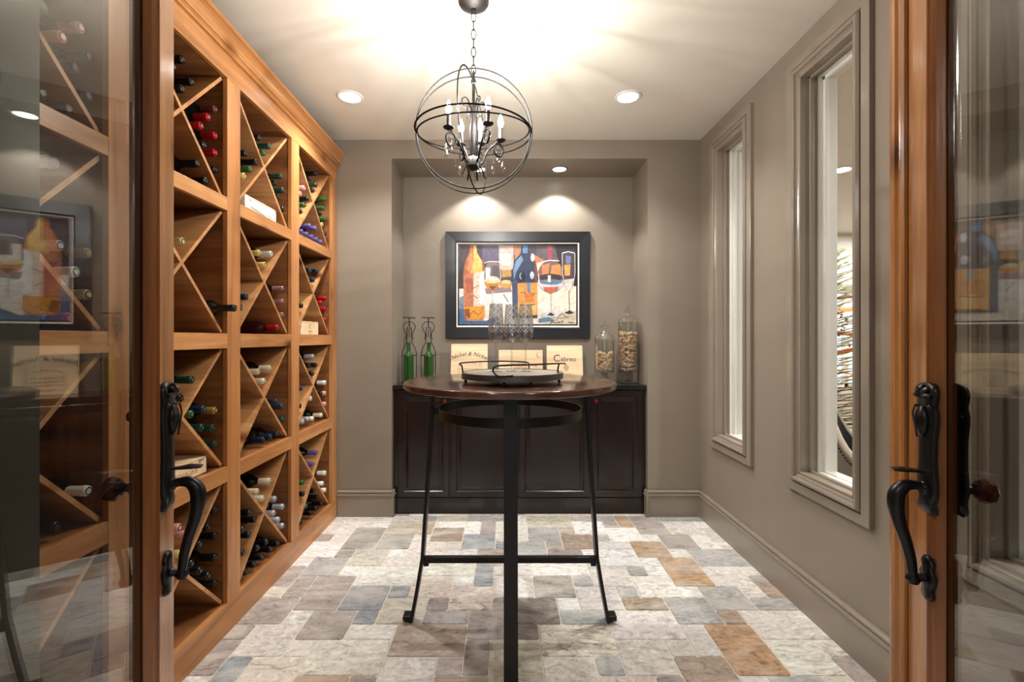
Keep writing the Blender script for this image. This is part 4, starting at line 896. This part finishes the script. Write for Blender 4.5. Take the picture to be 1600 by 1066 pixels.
# ---------------------------------------------------------------- glazed double doors, opened into the room
def leaf(name, hx, hy, ang, s, hxl, astragal):
    d = root(name, (hx, hy, 0), ang, kind='structure'); LW, HT = .73, 2.38
    SW, TOP, BOT_ = .1, .11, .24
    def B(x0, x1, y0, y1, z0, z1): return (x0, x1, min(s*y0, s*y1), max(s*y0, s*y1), z0, z1)
    bm = BM(); box(bm, *B(LW-SW, LW, -.045, 0, .012, HT)); mk('lock_stile', bm, 'door_z', d, bevel=.002)
    bm = BM(); box(bm, *B(0, SW, -.045, 0, .012, HT)); mk('hinge_stile', bm, 'door_z', d, bevel=.002)
    for (z0, z1) in ((.012, BOT_), (HT-TOP, HT)):
        bm = BM(); box(bm, *B(SW, LW-SW, -.045, 0, z0, z1)); mk('rail', bm, 'door_z', d, bevel=.002)
    for side in (0, 1):
        bm = BM(); mw = .030 if side == 0 else .022
        pr = [(0, 0), (-.0005, .004), (.006, .005), (.010, .000), (.016, .002), (.022, -.004), (mw, -.016), (mw, -.0185), (0, -.0185)]
        if side: pr = [(u, -.045-v) for u, v in pr]
        x0, x1, z0, z1 = SW, LW-SW, BOT_, HT-TOP; rings = []
        for (xx, zz, sx, sz) in ((x0, z0, 1, 1), (x1, z0, -1, 1), (x1, z1, -1, -1), (x0, z1, 1, -1)):
            rings.append([bm.verts.new((xx+sx*u, s*v, zz+sz*u)) for u, v in pr])
        for i in range(4):
            A, B2 = rings[i], rings[(i+1) % 4]
            for k in range(len(pr)): 
                k2 = (k+1) % len(pr); bm.faces.new((A[k], B2[k], B2[k2], A[k2]))
        mk('glazing_bead', bm, 'door_dark' if side == 0 else 'door_dark', d)
    bm = BM(); box(bm, *B(SW+.002, LW-SW-.002, -.0255, -.0195, BOT_+.002, HT-TOP-.002)); mk('glass', bm, 'glass', d)
    if astragal:
        bm = BM(); pr = [(LW-.022, .0005), (LW-.022, .008), (LW-.014, .012), (LW-.008, .007), (LW+.004, .007), (LW+.010, .013), (LW+.020, .015), (LW+.034, .013), (LW+.036, .0005)]
        prism(bm, [(u, s*v) for u, v in pr], 'z', .012, HT); mk('astragal', bm, 'door_dark' if False else 'door_z', d, bevel=.001)
    # entry handle set: shaped back plate, thumb latch, curved pull, lower rose, glass knob inside
    hz = 1.059
    hs_ = root('door_handle', (hxl, 0, 0)); hs_.parent = d
    half = [(.026, -.143), (.030, -.135), (.022, -.120), (.0315, -.098), (.030, -.07), (.025, -.03), (.026, .02), (.033, .058), (.034, .078), (.026, .098), (.031, .110), (.034, .128), (.027, .142), (.012, .146)]
    def plate(bm, half_, z0, th, sc=1):
        out = [(0, half_[0][1]-.004)]+half_+[(0, half_[-1][1]+.001)]+[(-u, v) for u, v in half_[::-1]]
        out = [(u*sc, v) for u, v in out]; lv = [(1.0, .0004), (1.0, th*.55), (.93, th*.9), (.80, th)]
        rings = [[bm.verts.new((u*f, s*y, z0+v*(1-(1-f)*.35))) for u, v in out] for f, y in lv]; n = len(out)
        for i in range(len(rings)-1):
            for k in range(n): bm.faces.new((rings[i][k], rings[i][(k+1) % n], rings[i+1][(k+1) % n], rings[i+1][k]))
        cc = [bm.verts.new((u*.35, s*(th+.002), z0+v*.88)) for u, v in out]
        for k in range(n): bm.faces.new((rings[-1][k], rings[-1][(k+1) % n], cc[(k+1) % n], cc[k]))
        bm.faces.new(cc)
    bm = BM(); plate(bm, half, hz, .013)
    for k in range(5):
        a = R(90+(k-2)*42); tube(bm, smooth_path([(0, s*.014, hz+.112), (.014*math.cos(a), s*.019, hz+.116+.014*math.sin(a)), (.027*math.cos(a), s*.014, hz+.114+.028*math.sin(a))], 4), lerp_list([.003, .0065, .0045], 9), 7)
    for sg_ in (-1, 1): lathe(bm, [(0, -.007), (.006, -.003), (.007, .002), (.003, .007), (0, .008)], 10, (sg_*.022, s*.012, hz+.092))
    mk('back_plate', bm, 'iron', hs_, True, ang=50)
    bm = BM(); lathe(bm, [(0, -.040), (.008, -.034), (.018, -.012), (.0195, .004), (.015, .020), (.006, .030), (0, .031)], 18, (0, 0, 0)); bmesh.ops.scale(bm, vec=(1, .62, 1), verts=bm.verts); bmesh.ops.translate(bm, vec=(0, s*.017, hz+.063), verts=bm.verts)
    tube(bm, smooth_path([(0, s*.029, hz+.096), (.006, s*.031, hz+.075), (-.004, s*.031, hz+.05), (0, s*.026, hz+.024)], 4), .002, 5); mk('lock_cover', bm, 'iron', hs_, True)
    bm = BM(); tube(bm, smooth_path([(0, s*.010, 1.003), (0, s*.030, 1.006), (0, s*.052, 1.009), (0, s*.074, 1.006)], 5), lerp_list([.007, .012, .016, .010], 16), 10)
    for v in bm.verts: v.co.z = 1.006+(v.co.z-1.006)*.35+.04*abs(v.co.y)*0
    mk('thumb_latch', bm, 'iron', hs_, True)
    bm = BM(); path = smooth_path([(0, s*.010, .968), (0, s*.030, .973), (0, s*.050, .970), (0, s*.064, .952), (0, s*.066, .925), (0, s*.059, .885), (0, s*.047, .845), (0, s*.038, .805), (0, s*.034, .772), (0, s*.028, .758)], 6)
    tube(bm, path, lerp_list([.011, .010, .0135, .0165, .0165, .0135, .0115, .0105, .0095, .008], len(path)), 14)
    lathe(bm, [(0, -.013), (.010, -.009), (.0145, 0), (.011, .010), (0, .014)], 14, (0, s*.034, .760)); tube(bm, [(0, s*.004, .768), (0, s*.020, .766), (0, s*.034, .761)], [.012, .008, .009], 12); lathe(bm, [(.012, -.006*1), (.016, 0), (.012, .006)], 14, (0, s*.014, .968), 'y'); mk('pull', bm, 'iron', hs_, True)
    bm = BM(); plate(bm, [(.012, -.048), (.019, -.038), (.013, -.026), (.022, -.012), (.025, .008), (.015, .022), (.020, .034), (.010, .047)], .768, .011); mk('lower_rose', bm, 'iron', hs_, True, ang=50)
    bm = BM(); plate_s = s
    prb = [(u*1.0, v) for u, v in half]
    out = [(0, prb[0][1])]+prb+[(0, prb[-1][1])]+[(-u, v) for u, v in prb[::-1]]
    A = [bm.verts.new((u, -s*.0454, hz+v)) for u, v in out]; Bq = [bm.verts.new((u*.86, -s*.056, hz+v*.97)) for u, v in out]; n = len(out)
    for k in range(n): bm.faces.new((A[k], A[(k+1) % n], Bq[(k+1) % n], Bq[k]))
    bm.faces.new(Bq)
    for zz_ in (.07,): lathe(bm, [(.012, -.006), (.014, .004), (.010, .010)], 12, (0, -s*.060, hz+zz_), 'y')
    mk('inner_plate', bm, 'iron', hs_, True, ang=50)
    bm = BM(); lathe(bm, [(.017, 0), (.019, .006), (.010, .012), (.009, .020), (.016, .024)] if s < 0 else [(.017, 0), (.019, -.006), (.010, -.012), (.009, -.020), (.016, -.024)], 18, (0, -s*.056, .970), 'y')
    kb = mk('knob_neck', bm, 'iron', hs_, True)
    sg_ = -s
    bm = BM(); lathe(bm, [(.012, sg_*.0), (.024, sg_*.008), (.028, sg_*.018), (.024, sg_*.030), (.012, sg_*.038), (0, sg_*.038)], 8, (0, -s*.080, .970), 'y'); kn = mk('knob', bm, 'amber', hs_); kn['label'] = 'faceted red glass knob'
    for z_ in (.25, 1.2, 2.15):
        bm = BM(); tube(bm, [(-.006, s*.004, z_-.05), (-.006, s*.004, z_+.05)], .006, 8); mk('hinge', bm, 'iron', d, True)
    return d
leaf('door_1', -.5637, .4302, math.atan2(.9477, -.3194), -1, .670, False)
leaf('door_2', .7945, .446, math.atan2(.9659, .2589), 1, .620, True)
